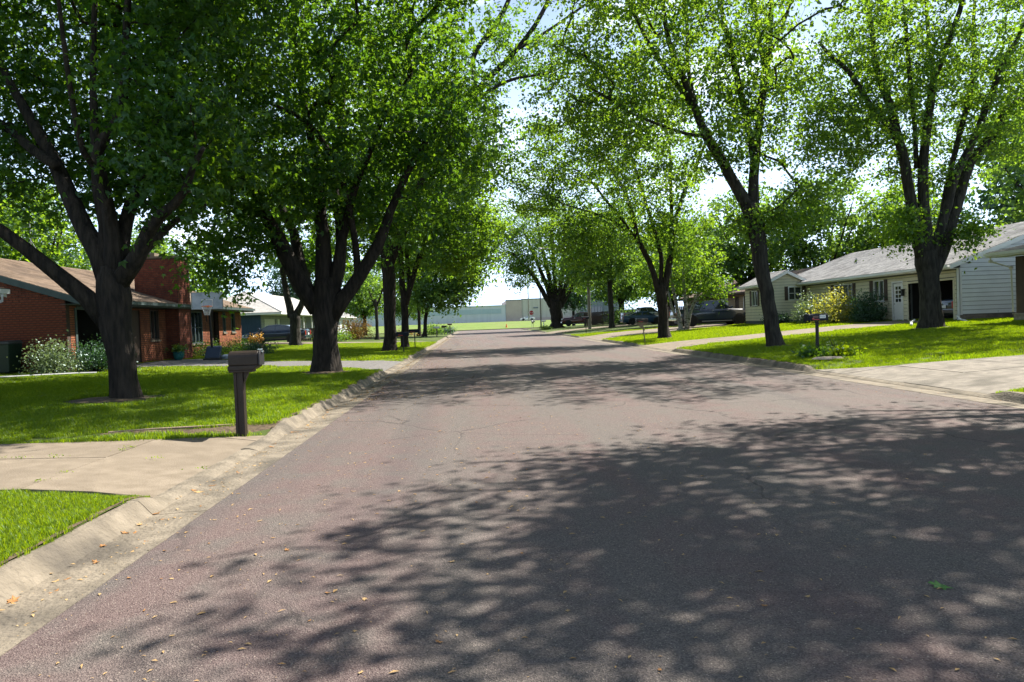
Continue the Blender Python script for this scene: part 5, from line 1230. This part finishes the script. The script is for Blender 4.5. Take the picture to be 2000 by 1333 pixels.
# mulch strip with timber edging at the near mailbox
V=[];n=26
xs_=np.linspace(-2.95,-5.0,n); 
for x in xs_:
    t=(x+2.95)/-3.45; y0=10.63-.95*min(1,t*1.3)**1.0+(.0); y1=y0+.62*(1-t*.75)
    V+= [(x,y0,G(x,y0)+.006),(x,(y0+y1)/2,G(x,y0)+.05),(x,y1,G(x,y1)+.008)]
g=MB(); g.add(V,[(i*3+j,i*3+j+1,(i+1)*3+j+1,(i+1)*3+j) for i in range(n-1) for j in range(2)]); mb_=g.build('mulch_bed','soil',kind='structure')
g=MB(); g.tube([(x,10.63-.95*min(1,((x+2.95)/-3.45)*1.3)+.62*(1-((x+2.95)/-3.45)*.75)+.02,G(x,10.8)+.03) for x in xs_],.018,5); tag(g.build('garden_edging','post_wood'),'thin garden edging strip behind the brown mailbox','edging')
def mulch_ring(name,x,y,r,seed):
    rg=random.Random(seed); n=28; vs=[(x,y,G(x,y)+.05)]+[(x+r*rg.uniform(.8,1.15)*math.cos(2*math.pi*i/n),y+r*rg.uniform(.8,1.15)*math.sin(2*math.pi*i/n),0) for i in range(n)]
    vs=[vs[0]]+[(a,b,G(a,b)+.012) for a,b,_ in vs[1:]]
    g=MB(); g.add(vs,[(0,i+1,(i+1)%n+1) for i in range(n)]); g.build(name,'soil',kind='structure',smooth=True)
mulch_ring('mulch_ring',-7.35,15.3,.85,1); mulch_ring('bare_soil',-4.5,22.6,.95,2); mulch_ring('bare_soil',10.85,26.1,.6,3); mulch_ring('bare_soil',18.9,29.6,.8,4); mulch_ring('bare_soil',10.6,40.8,.7,5)
g=MB(); g.add([(9.3+.42*math.cos(t)*(1+.12*math.sin(3*t)),19.0+.26*math.sin(t),G(9.3,19)+.03) for t in np.linspace(0,6.1,12)]+[(9.3+.34*math.cos(t)*(1+.12*math.sin(3*t)),19.0+.2*math.sin(t),G(9.3,19)+.08) for t in np.linspace(0,6.1,12)],[(i,(i+1)%12,12+(i+1)%12,12+i) for i in range(12)]+[tuple(range(12,24))])
tag(g.build('flat_stone','stone'),'flat stone at the foot of the black mailbox plants','stone')
# ---------------------------------------------------------------- basketball hoop
root=empty('basketball_hoop',on(-11.25,32.4,-.02),math.radians(-78),'portable basketball hoop with clear backboard and weighted navy base on the left driveway','basketball hoop')
g=MB(); g.prism([(-.42,-.34,.0),(.48,-.34,0),(.48,-.34,.14),(-.36,-.34,.18)],(0,.68,0)); g.build('base','black_plastic',root,bevel=.03)
g=MB(); g.prism([(-.34,-.30,.18),(.36,-.30,.14),(.16,-.2,.62),(-.0,-.2,.66)],(0,.60,0)); g.build('ballast_cover','navy_plastic',root,bevel=.04)
g=MB(); g.tube([(.05,0,.1),(.20,0,1.0),(.42,0,2.15)],.05,8); g.tube([(.42,0,2.15),(.42,0,2.3)],.04,8); g.build('pole','black_plastic',root)
g=MB()
for s in (-.12,.12): g.tube([(.40,s,2.1),(.88,s,2.62)],.02,6); g.tube([(.36,s,1.7),(.88,s,2.3)],.02,6)
g.build('support_arm','black_plastic',root)
bd=MB(); bd.box((.88,-.60,2.22),(.91,.60,2.90)); bd=bd.build('backboard','backboard',root)
g=MB(); 
for a,b in (((.872,-.62,2.20),(.925,-.59,2.92)),((.872,.59,2.20),(.925,.62,2.92)),((.872,-.59,2.20),(.925,.59,2.225)),((.872,-.59,2.895),(.925,.59,2.92))): g.box(a,b)
g.build('board_frame','galvanised',bd)
g=MB()
for a,b in (((.912,-.22,2.30),(.916,-.19,2.62)),((.912,.19,2.30),(.916,.22,2.62)),((.912,-.19,2.59),(.916,.19,2.62)),((.912,-.19,2.30),(.916,.19,2.33))): g.box(a,b)
g.build('target_square','net_white',bd)
g=MB(); g.tube([(1.12+.2*math.cos(t),.2*math.sin(t),2.32) for t in np.linspace(0,2*math.pi,20)],.012,6,cap=False); g.box((.91,-.06,2.29),(.94,.06,2.36)); g.build('rim','orange_plastic',root)
g=MB()
for i in range(10):
    t=i*math.pi/5; g.tube([(1.12+.2*math.cos(t),.2*math.sin(t),2.32),(1.12+.13*math.cos(t+.3),.13*math.sin(t+.3),2.1),(1.12+.10*math.cos(t),.10*math.sin(t),1.95)],.006,3)
    g.tube([(1.12+.2*math.cos(t),.2*math.sin(t),2.32),(1.12+.13*math.cos(t-.3),.13*math.sin(t-.3),2.1),(1.12+.10*math.cos(t),.10*math.sin(t),1.95)],.006,3)
g.build('net','net_white',root)
g=MB(); g.lathe([(0,0),(.25,.02),(.30,.10),(.24,.2),(.1,.26),(0,.27)],(0,0,0),14); o=g.build('sandbag','backboard',smooth=True); o.location=on(-10.75,32.75); o.scale=(1.4,.9,.8); tag(o,'pale blue cloth bag slumped beside the hoop base','bag')
# ---------------------------------------------------------------- pots, planter, bins
def pot(label,x,y,s,m,leafm,seed):
    root=empty('potted_plant',on(x,y),0,label,'plant pot'); root.scale=(s,s,s)
    g=MB(); g.lathe([(.14,0),(.20,.10),(.235,.24),(.215,.32),(.245,.34),(.245,.37),(.215,.37),(.20,.33)],(0,0,0),24); g.build('pot',m,root,smooth=True)
    g=MB(); g.lathe([(0,.32),(.2,.325),(.2,.33),(0,.335)],(0,0,0),16); g.build('soil','soil',root)
    rg=np.random.default_rng(seed); C=rg.normal(size=(26,3))*np.array([.16,.16,.1])+np.array([0,0,.52]); V,F,t=leaves(C,16,.10,(.06,.06,.05),rg); link('foliage',npmesh('foliage',V,F,leafm,t),root,kind='stuff')
pot('teal glazed pot with a trailing plant beside the brick chimney foot',-13.0,33.2,1.,'teal_glaze','far_leaf',1)
pot('stone urn with reddish flowers at the end of the low brick planter',-11.9,41.4,1.25,'terracotta','orange_leaf',2)
P_=empty('brick_planter',on(-12.6,40.9,0),0,'low dark brick planter below the narrow windows of the brick house','planter')
g=MB(); g.box((-1.1,-.35,-.05),(1.1,.35,.36)); g.build('core','mortar',P_)
pl=Plane((-1.1,-.35),(1.1,-.35),(0,-1)); bricks(pl,P_,'terracotta',0.02,.36); pl=Plane((1.1,-.35),(1.1,.35),(1,0)); bricks(pl,P_,'terracotta',0.02,.36)
def wheelie(label,x,y,rz,lid):
    root=empty('wheelie_bin',on(x,y),rz,label,'bin')
    g=MB(); g.hexa([(-.22,-.26,.05),(.22,-.26,.05),(.22,.26,.05),(-.22,.26,.05),(-.29,-.33,.98),(.29,-.33,.98),(.29,.33,.98),(-.29,.33,.98)]); g.build('body','bin_green',root,bevel=.02)
    g=MB(); g.hexa([(-.31,-.36,.985),(.31,-.36,.985),(.31,.38,.985),(-.31,.38,.985),(-.27,-.33,1.06),(.27,-.33,1.06),(.27,.3,1.10),(-.27,.3,1.10)]); g.build('lid',lid,root,bevel=.015)
    for s in (-1,1):
        g=MB(); g.lathe([(0,-.03),(.1,-.03),(.1,.03),(0,.03)],(s*.25,.28,.1),14,'x'); g.build('wheel','rubber',root)
    g=MB(); g.tube([(-.2,.40,.99),(.2,.40,.99)],.018,6); g.build('handle','black_plastic',root)
wheelie('dark green wheelie bin with grey lid at the left edge, next to the brick gable',-16.15,25.1,.1,'bin_grey')
wheelie('second wheelie bin with grey lid, nearer the pale shrub',-15.35,25.15,-.08,'bin_grey')
g=MB(); g.tube([(-13.9,23.0,G(-13.9,23.0)+.06),(-12.6,24.0,G(-12.6,24)+.06),(-12.1,24.3,G(-12,24.3)+.05)],.032,4,ph=.785); g.tube([(-16.0,21.6,G(-16,21.6)+.06),(-13.9,23.0,G(-13.9,23)+.06)],.034,4,ph=.785)
tag(g.build('drain_pipe','galvanised'),'long white drain pipe lying on the grass in front of the shrubs, left edge','pipe')
# ---------------------------------------------------------------- fences
def board_fence(label,p0,p1,h,m,bw=.14,gap=.02,rail=True,cat='fence'):
    p0=np.array(p0,float);p1=np.array(p1,float); d=p1-p0; L_=np.linalg.norm(d); d/=L_; n=np.array([-d[1],d[0]]); root=empty('fence',(0,0,0),0,label,cat)
    def B(g,u0,u1,z0,z1,o0,o1,zb):
        q=[p0+d*u0+n*o0,p0+d*u1+n*o0,p0+d*u1+n*o1,p0+d*u0+n*o1]; g.hexa([(a[0],a[1],zb+z0) for a in q]+[(a[0],a[1],zb+z1) for a in q])
    u=0.
    while u<L_:
        zb=G(*(p0+d*u)); g=MB(); B(g,u,u+bw,.05,h+random.uniform(-.01,.01),0,.02,zb); g.build('fence_board',m,root); u+=bw+gap
    u=0.
    while u<=L_+.01:
        zb=G(*(p0+d*u)); g=MB(); B(g,u-.05,u+.05,-.1,h+.05,-.12,-.02,zb); g.build('fence_post',m,root); u+=2.4
    g=MB(); B(g,0,L_,h*.25,h*.25+.08,-.025,-.001,G(*p0)); B(g,0,L_,h*.8,h*.8+.08,-.025,-.001,G(*p0)); g.build('rail',m,root)
board_fence('dark wooden board fence behind the stout maple beside the green bush',(-16.5,66.5),(-12.9,66.5),1.2,'brown_paint')
board_fence('white porch railing right of the dark sedan',(-17.4,72),(-13.8,72.4),1.1,'white_paint',.05,.07)
board_fence('brown privacy fence behind the blue sedan and the silver pickup',(14.6,97),(23.5,95.5),1.8,'brown_paint')
board_fence('low brown fence behind the birch clump',(17.2,64.5),(21.6,64.5),1.7,'brown_paint')
# ---------------------------------------------------------------- poles, signs, wires
root=empty('street_light',on(12.64,80.2,-.05),0,'wooden pole with a long street light arm reaching over the road','street light')
g=MB(); g.tube([(0,0,-.3),(0,0,5),(0,0,11.2)],[.19,.16,.12],12); g.build('pole','pole_wood',root)
g=MB(); g.tube([(0,0,8.1),(-1.2,0,8.75),(-4.9,0,9.0)],.05,6); g.tube([(0,0,9.3),(-1.6,0,8.85)],.02,5); g.build('arm','galvanised',root)
g=MB(); g.lathe([(0,0),(.14,.03),(.17,.10),(.10,.18),(0,.2)],(-5.1,0,8.87),12); g.build('lamp_head','galvanised',root)
g=MB(); g.lathe([(0,-.08),(.1,-.06),(.13,0),(0,.01)],(-5.1,0,8.87),12); g.build('lens','lamp_lens',root)
root=empty('utility_pole',on(11.3,124,-.05),0,'thin dark utility pole right of the stop sign','pole')
g=MB(); g.tube([(0,0,-.3),(.05,0,7.5)],[.13,.09],10); g.build('pole','pole_wood',root)
g=MB(); g.box((-.6,-.05,7.1),(.65,.05,7.2)); g.build('crossarm','pole_wood',root)
root=empty('utility_pole',(15.4,205,1.25),0,'pale far utility pole on the bank left of the stop sign','pole')
g=MB(); g.tube([(0,0,-.3),(0,0,12)],[.17,.12],10); g.build('pole','pole_wood',root)
g=MB(); g.box((-1.1,-.06,11.3),(1.1,.06,11.45)); g.build('crossarm','pole_wood',root)
root=empty('utility_pole',(-46,205,1.25),0,'far utility pole hidden among the left trees','pole')
g=MB(); g.tube([(0,0,-.3),(0,0,12)],[.17,.12],10); g.build('pole','pole_wood',root)
g=MB(); g.box((-1.1,-.06,11.3),(1.1,.06,11.45)); g.build('crossarm','pole_wood',root)
def wire(label,a,b,sag,r=.02):
    g=MB(); g.tube([tuple(np.array(a)*(1-t)+np.array(b)*t-np.array([0,0,sag*4*t*(1-t)])) for t in np.linspace(0,1,24)],r,4); tag(g.build('power_line','black_plastic'),label,'cable')
wire('upper power line crossing the sky gap above the factory',(-46,205,12.8),(15.4,205,12.8),1.2,.05)
wire('lower power line just above the factory roof',(-46,205,9.0),(15.4,205,9.0),1.0,.05)
wire('overhead service wire running from the street light pole into the trees',(12.64,80.2,9.9),(26,66,5.2),.5,.02)
root=empty('stop_sign',on(10.0,127.2,0),math.pi,'red octagonal stop sign at the end of the road','road sign')
oct_=lambda r,z,y:[(r*math.cos(math.pi/8+i*math.pi/4),y,z+r*math.sin(math.pi/8+i*math.pi/4)) for i in range(8)]
g=MB(); g.tube([(0,0,-.3),(0,0,3.1)],.03,6); g.build('post','galvanised',root)
g=MB(); g.prism(oct_(.415,2.7,.035),(0,.012,0)); g.build('border','sign_white',root)
g=MB(); g.prism(oct_(.385,2.7,.048),(0,.004,0)); g.build('face','sign_red',root)
cu=bpy.data.curves.new('s','FONT'); cu.body='STOP'; cu.size=.33; cu.extrude=.002; cu.align_x='CENTER'; tmp=bpy.data.objects.new('s',cu); col.objects.link(tmp); bpy.context.view_layer.update()
me=bpy.data.meshes.new_from_object(tmp); bpy.data.objects.remove(tmp); me.materials.clear(); me.materials.append(M['sign_white'])
o=link('lettering',me,root); o.location=(0,.056,2.59); o.rotation_euler=(math.pi/2,0,math.pi)
root=empty('marker',(6.9,156,G(6.9,156)),0,'small orange marker standing in the grass bank','marker')
g=MB(); g.lathe([(.3,0),(.3,.06),(.2,.08),(.06,.75),(0,.78)],(0,0,0),14); g.build('cone','orange_plastic',root)
g=MB(); g.lathe([(.151,.3),(.115,.46),(.10,.46),(.13,.3)],(0,0,0),14); g.build('band','sign_white',root)
# ---------------------------------------------------------------- fallen leaves, litter, grass
def leafshape(seed,green=False):
    r=random.Random(seed); n=13; pts=[]
    for i in range(n):
        t=2*math.pi*i/n; rr=(.5 if i%2 else .27)*r.uniform(.8,1.15)*(1.25 if abs(t-0)<.3 else 1); pts.append((rr*math.cos(t),rr*math.sin(t)*.85,.06+.10*math.sin(t*2+r.random()*3)*rr*2+ (rr*.25)**1.5))
    g=MB(); g.add([(0,0,.03)]+pts+[(-.85,.05,.03),(-.3,.02,.04)],[(0,i+1,(i+1)%n+1) for i in range(n)]+[(0,n+1,n+2)]); return g
LM=[leafshape(i).mesh('fallen_leaf','dry_leaf' if i%2 else 'brown_leaf') for i in range(6)]+[leafshape(9).mesh('fallen_leaf','fresh_leaf')]
rl=random.Random(4)
def drop_leaf(x,y,s,mi,label,group):
    o=link('fallen_leaf',LM[mi]); z=0. if -2.3<x<7.65 else (-.012 if -2.75<x<=-2.3 else .03 if x>XL else G(x,y)+.01)
    o.location=(x,y,z+.004); o.rotation_euler=(rl.uniform(-.15,.15),rl.uniform(-.15,.15),rl.uniform(0,6.28)); o.scale=(s,s*rl.uniform(.45,.9),s*.6); tag(o,label,'leaf',group)
for i in range(120):
    y=2.6+12*rl.random()**1.5; drop_leaf(-2.34-.40*rl.random(),y,rl.uniform(.05,.12),rl.randrange(6),'dry brown leaf lying in the left concrete gutter','dry leaves in the left gutter')
for i in range(90):
    x=-2.2+3.2*rl.random()**1.6; y=2.4+11*rl.random()**1.4; drop_leaf(x,y,rl.uniform(.025,.06),rl.randrange(6),'small dry leaf lying on the sunlit left half of the asphalt','dry leaves on the asphalt')
for i in range(28):
    drop_leaf(rl.uniform(0,5),rl.uniform(2.6,8),rl.uniform(.025,.05),rl.randrange(6),'small dry leaf lying on the shaded right half of the asphalt','dry leaves on the shaded road')
drop_leaf(2.42,3.78,.14,6,'green maple leaf lying on the shaded asphalt, lower right','fresh leaves')
drop_leaf(-.72,2.9,.05,6,'small green leaf on the asphalt near the bottom centre','fresh leaves')
def bits(name,n,fx,fy,smin,smax,m,label,zf=None,seed=1):
    rg=np.random.default_rng(seed); x=fx(rg,n); y=fy(rg,n); s=rg.uniform(smin,smax,n); a=rg.uniform(0,6.28,n); asp=rg.uniform(.12,.45,n); s=smin+(smax-smin)*rg.random(n)**2.2
    z=np.where((x>-2.3)&(x<7.65),0,np.where(x>XL,-.004,gz(x,y)+.02))+.004; z=np.where((x>7.65)&(x<XR),.0,z)
    c_,s_=np.cos(a),np.sin(a); Q=[]
    for (u,v,h) in ((-.5,0,.0),(0,-.5,.10),(.5,0,.02),(0,.5,.12)): Q.append(np.stack([x+s*(u*c_-v*asp*s_),y+s*(u*s_+v*asp*c_),z+s*h],1))
    V=np.stack(Q,1).reshape(-1,3); F=np.arange(n*4).reshape(-1,4); tag(link(name,npmesh(name,V,F,m)),label,'litter',None,'stuff')
bits('leaf_litter',5200,lambda r,n:-2.55+1.7*r.random(n)**2.2*r.choice([1,1.8],n),lambda r,n:15+55*r.random(n)**1.2,.03,.09,'dry_leaf','drift of yellow brown leaf litter along the left edge of the road',seed=1)
bits('leaf_litter',2200,lambda r,n:-2.75+r.random(n)**1.5*5.5,lambda r,n:2.2+16*r.random(n)**1.2,.010,.055,'dry_leaf','fine seeds and leaf crumbs scattered over the near asphalt',seed=2)
bits('leaf_litter',1200,lambda r,n:r.uniform(7.0,8.2,n),lambda r,n:r.uniform(8,60,n),.02,.05,'brown_leaf','fine debris in the right gutter',seed=3)
bits('leaf_litter',900,lambda r,n:r.uniform(-14,-3,n),lambda r,n:r.uniform(11,30,n),.03,.07,'dry_leaf','scattered dry leaves on the left lawn',seed=4)
bits('leaf_litter',1500,lambda r,n:r.uniform(-2,7.6,n),lambda r,n:r.uniform(14,60,n),.02,.05,'dry_leaf','small leaves scattered over the road ahead',seed=5)
# grass: tufts instanced over the lawns
def tuft(name,nb,rad,h,wd,seed):
    rg=np.random.default_rng(seed); a=rg.uniform(0,6.28,nb); r=rad*np.sqrt(rg.random(nb)); bx,by=r*np.cos(a),r*np.sin(a)
    t=rg.uniform(0,6.28,nb); hh=h*rg.uniform(.55,1.15,nb); ln=hh*rg.uniform(.1,.7,nb); w2=wd*rg.uniform(.7,1.2,nb)
    dx,dy=np.cos(t),np.sin(t); V=np.stack([np.stack([bx-dy*w2,by+dx*w2,0*bx-.01],1),np.stack([bx+dy*w2,by-dx*w2,0*bx-.01],1),np.stack([bx+dx*ln*.4+dy*w2*.8,by+dy*ln*.4-dx*w2*.8,hh*.6],1),np.stack([bx+dx*ln*.4-dy*w2*.8,by+dy*ln*.4+dx*w2*.8,hh*.6],1),np.stack([bx+dx*ln,by+dy*ln,hh],1)],1).reshape(-1,3)
    q=np.arange(0,nb*5,5)[:,None]; F=np.concatenate([q+np.array([0,1,2]),q+np.array([0,2,3]),q+np.array([3,2,4])],1).reshape(-1,3)
    return bpy.data.objects.new(name,npmesh(name,V,F,'grass_blade',np.repeat(rg.random(nb),5)))
def grass(label,n,xr,yr,tf,seed,smin=.7,smax=1.3,power=1.):
    rg=np.random.default_rng(seed); x=rg.uniform(*xr,n); y=yr[0]+(yr[1]-yr[0])*rg.random(n)**power
    keep=np.ones(n,bool)
    for p in DRIVES.values(): keep&=~inpoly(x,y,p)
    keep&=~((x<XL)&(x>-5.9)&(np.abs(y-(10.85-.95*np.clip((x+2.95)/-3.45*1.3,0,1)))<.25))
    for cx,cy,r in ((-7.3,15.4,1.0),(-4.5,22.6,.8),(10.85,26.1,.45),(18.9,29.6,.7),(10.6,40.8,.5)): keep&=((x-cx)**2+(y-cy)**2>r*r)
    x,y=x[keep],y[keep]; n=len(x)
    me=bpy.data.meshes.new('grass'); me.vertices.add(n); me.vertices.foreach_set('co',np.stack([x,y,gz(x,y)+.0],1).astype(np.float32).ravel())
    a=me.attributes.new('rot','FLOAT','POINT'); a.data.foreach_set('value',rg.uniform(0,6.28,n).astype(np.float32))
    cl=.85+.25*np.sin(x*2.3+np.sin(y*1.7))*np.cos(y*1.9)
    a=me.attributes.new('siz','FLOAT','POINT'); a.data.foreach_set('value',(rg.uniform(smin,smax,n)*cl).astype(np.float32))
    o=link('grass',me,kind='stuff'); o['label']=label; o['category']='grass'
    ng=bpy.data.node_groups.new('grass_field','GeometryNodeTree'); ng.interface.new_socket('Geometry',in_out='INPUT',socket_type='NodeSocketGeometry'); ng.interface.new_socket('Geometry',in_out='OUTPUT',socket_type='NodeSocketGeometry')
    i_=ng.nodes.new('NodeGroupInput'); o_=ng.nodes.new('NodeGroupOutput'); inst=ng.nodes.new('GeometryNodeInstanceOnPoints'); oi=ng.nodes.new('GeometryNodeObjectInfo'); oi.inputs['Object'].default_value=tf
    ra=ng.nodes.new('GeometryNodeInputNamedAttribute'); ra.data_type='FLOAT'; ra.inputs[0].default_value='rot'; sa=ng.nodes.new('GeometryNodeInputNamedAttribute'); sa.data_type='FLOAT'; sa.inputs[0].default_value='siz'
    cx_=ng.nodes.new('ShaderNodeCombineXYZ'); mp_=ng.nodes.new('GeometryNodeMeshToPoints'); l=ng.links.new
    l(i_.outputs[0],mp_.inputs[0]); l(mp_.outputs[0],inst.inputs['Points']); l(oi.outputs['Geometry'],inst.inputs['Instance']); l(ra.outputs[0],cx_.inputs[2]); l(cx_.outputs[0],inst.inputs['Rotation']); l(sa.outputs[0],inst.inputs['Scale']); l(inst.outputs[0],o_.inputs[0])
    md=o.modifiers.new('scatter','NODES'); md.node_group=ng
    return o
t1=tuft('grass_tuft',30,.05,.05,.0024,1); t2=tuft('grass_tuft',34,.11,.065,.004,2); t3=tuft('grass_tuft',40,.24,.075,.009,3)
grass('sunlit mown grass in the lower left corner',13000,(-8,XL-.02),(3.0,6.75),t1,1)
grass('mown grass of the left lawn around the brown mailbox',26000,(-16,XL-.03),(9.6,24.5),t2,2,power=1.25)
grass('mown grass of the left lawns further on',14000,(-16,XL-.03),(24.5,56),t3,3)
grass('mown grass of the right lawn around the black mailbox',22000,(XR+.05,24),(10.6,31),t2,4,power=1.1)
grass('mown grass of the right lawns further on',15000,(XR+.05,24),(31,62),t3,5)
# small weeds in the driveway joints
def weeds(label,pts,seed):
    rg=np.random.default_rng(seed); C=np.array([(x,y,G(x,y)+.04) for x,y in pts]); V,F,t=leaves(C,26,.018,(.05,.022,.008),rg); V[:,2]=np.maximum(V[:,2],.05)
    tag(link('weeds',npmesh('weeds',V,F,'grass_blade',t)),label,'weeds',None,'stuff')
weeds('green weeds growing in the joints of the near left driveway',[(-4.15-.02,8.9),(-4.2,9.1),(-4.7,8.46),(-5.1,8.45),(-5.3,8.46),(-4.16,7.6),(-6.0,8.47),(-6.05,7.8),(-4.16,7.2),(-2.95,8.0),(-3.6,8.45)],1)
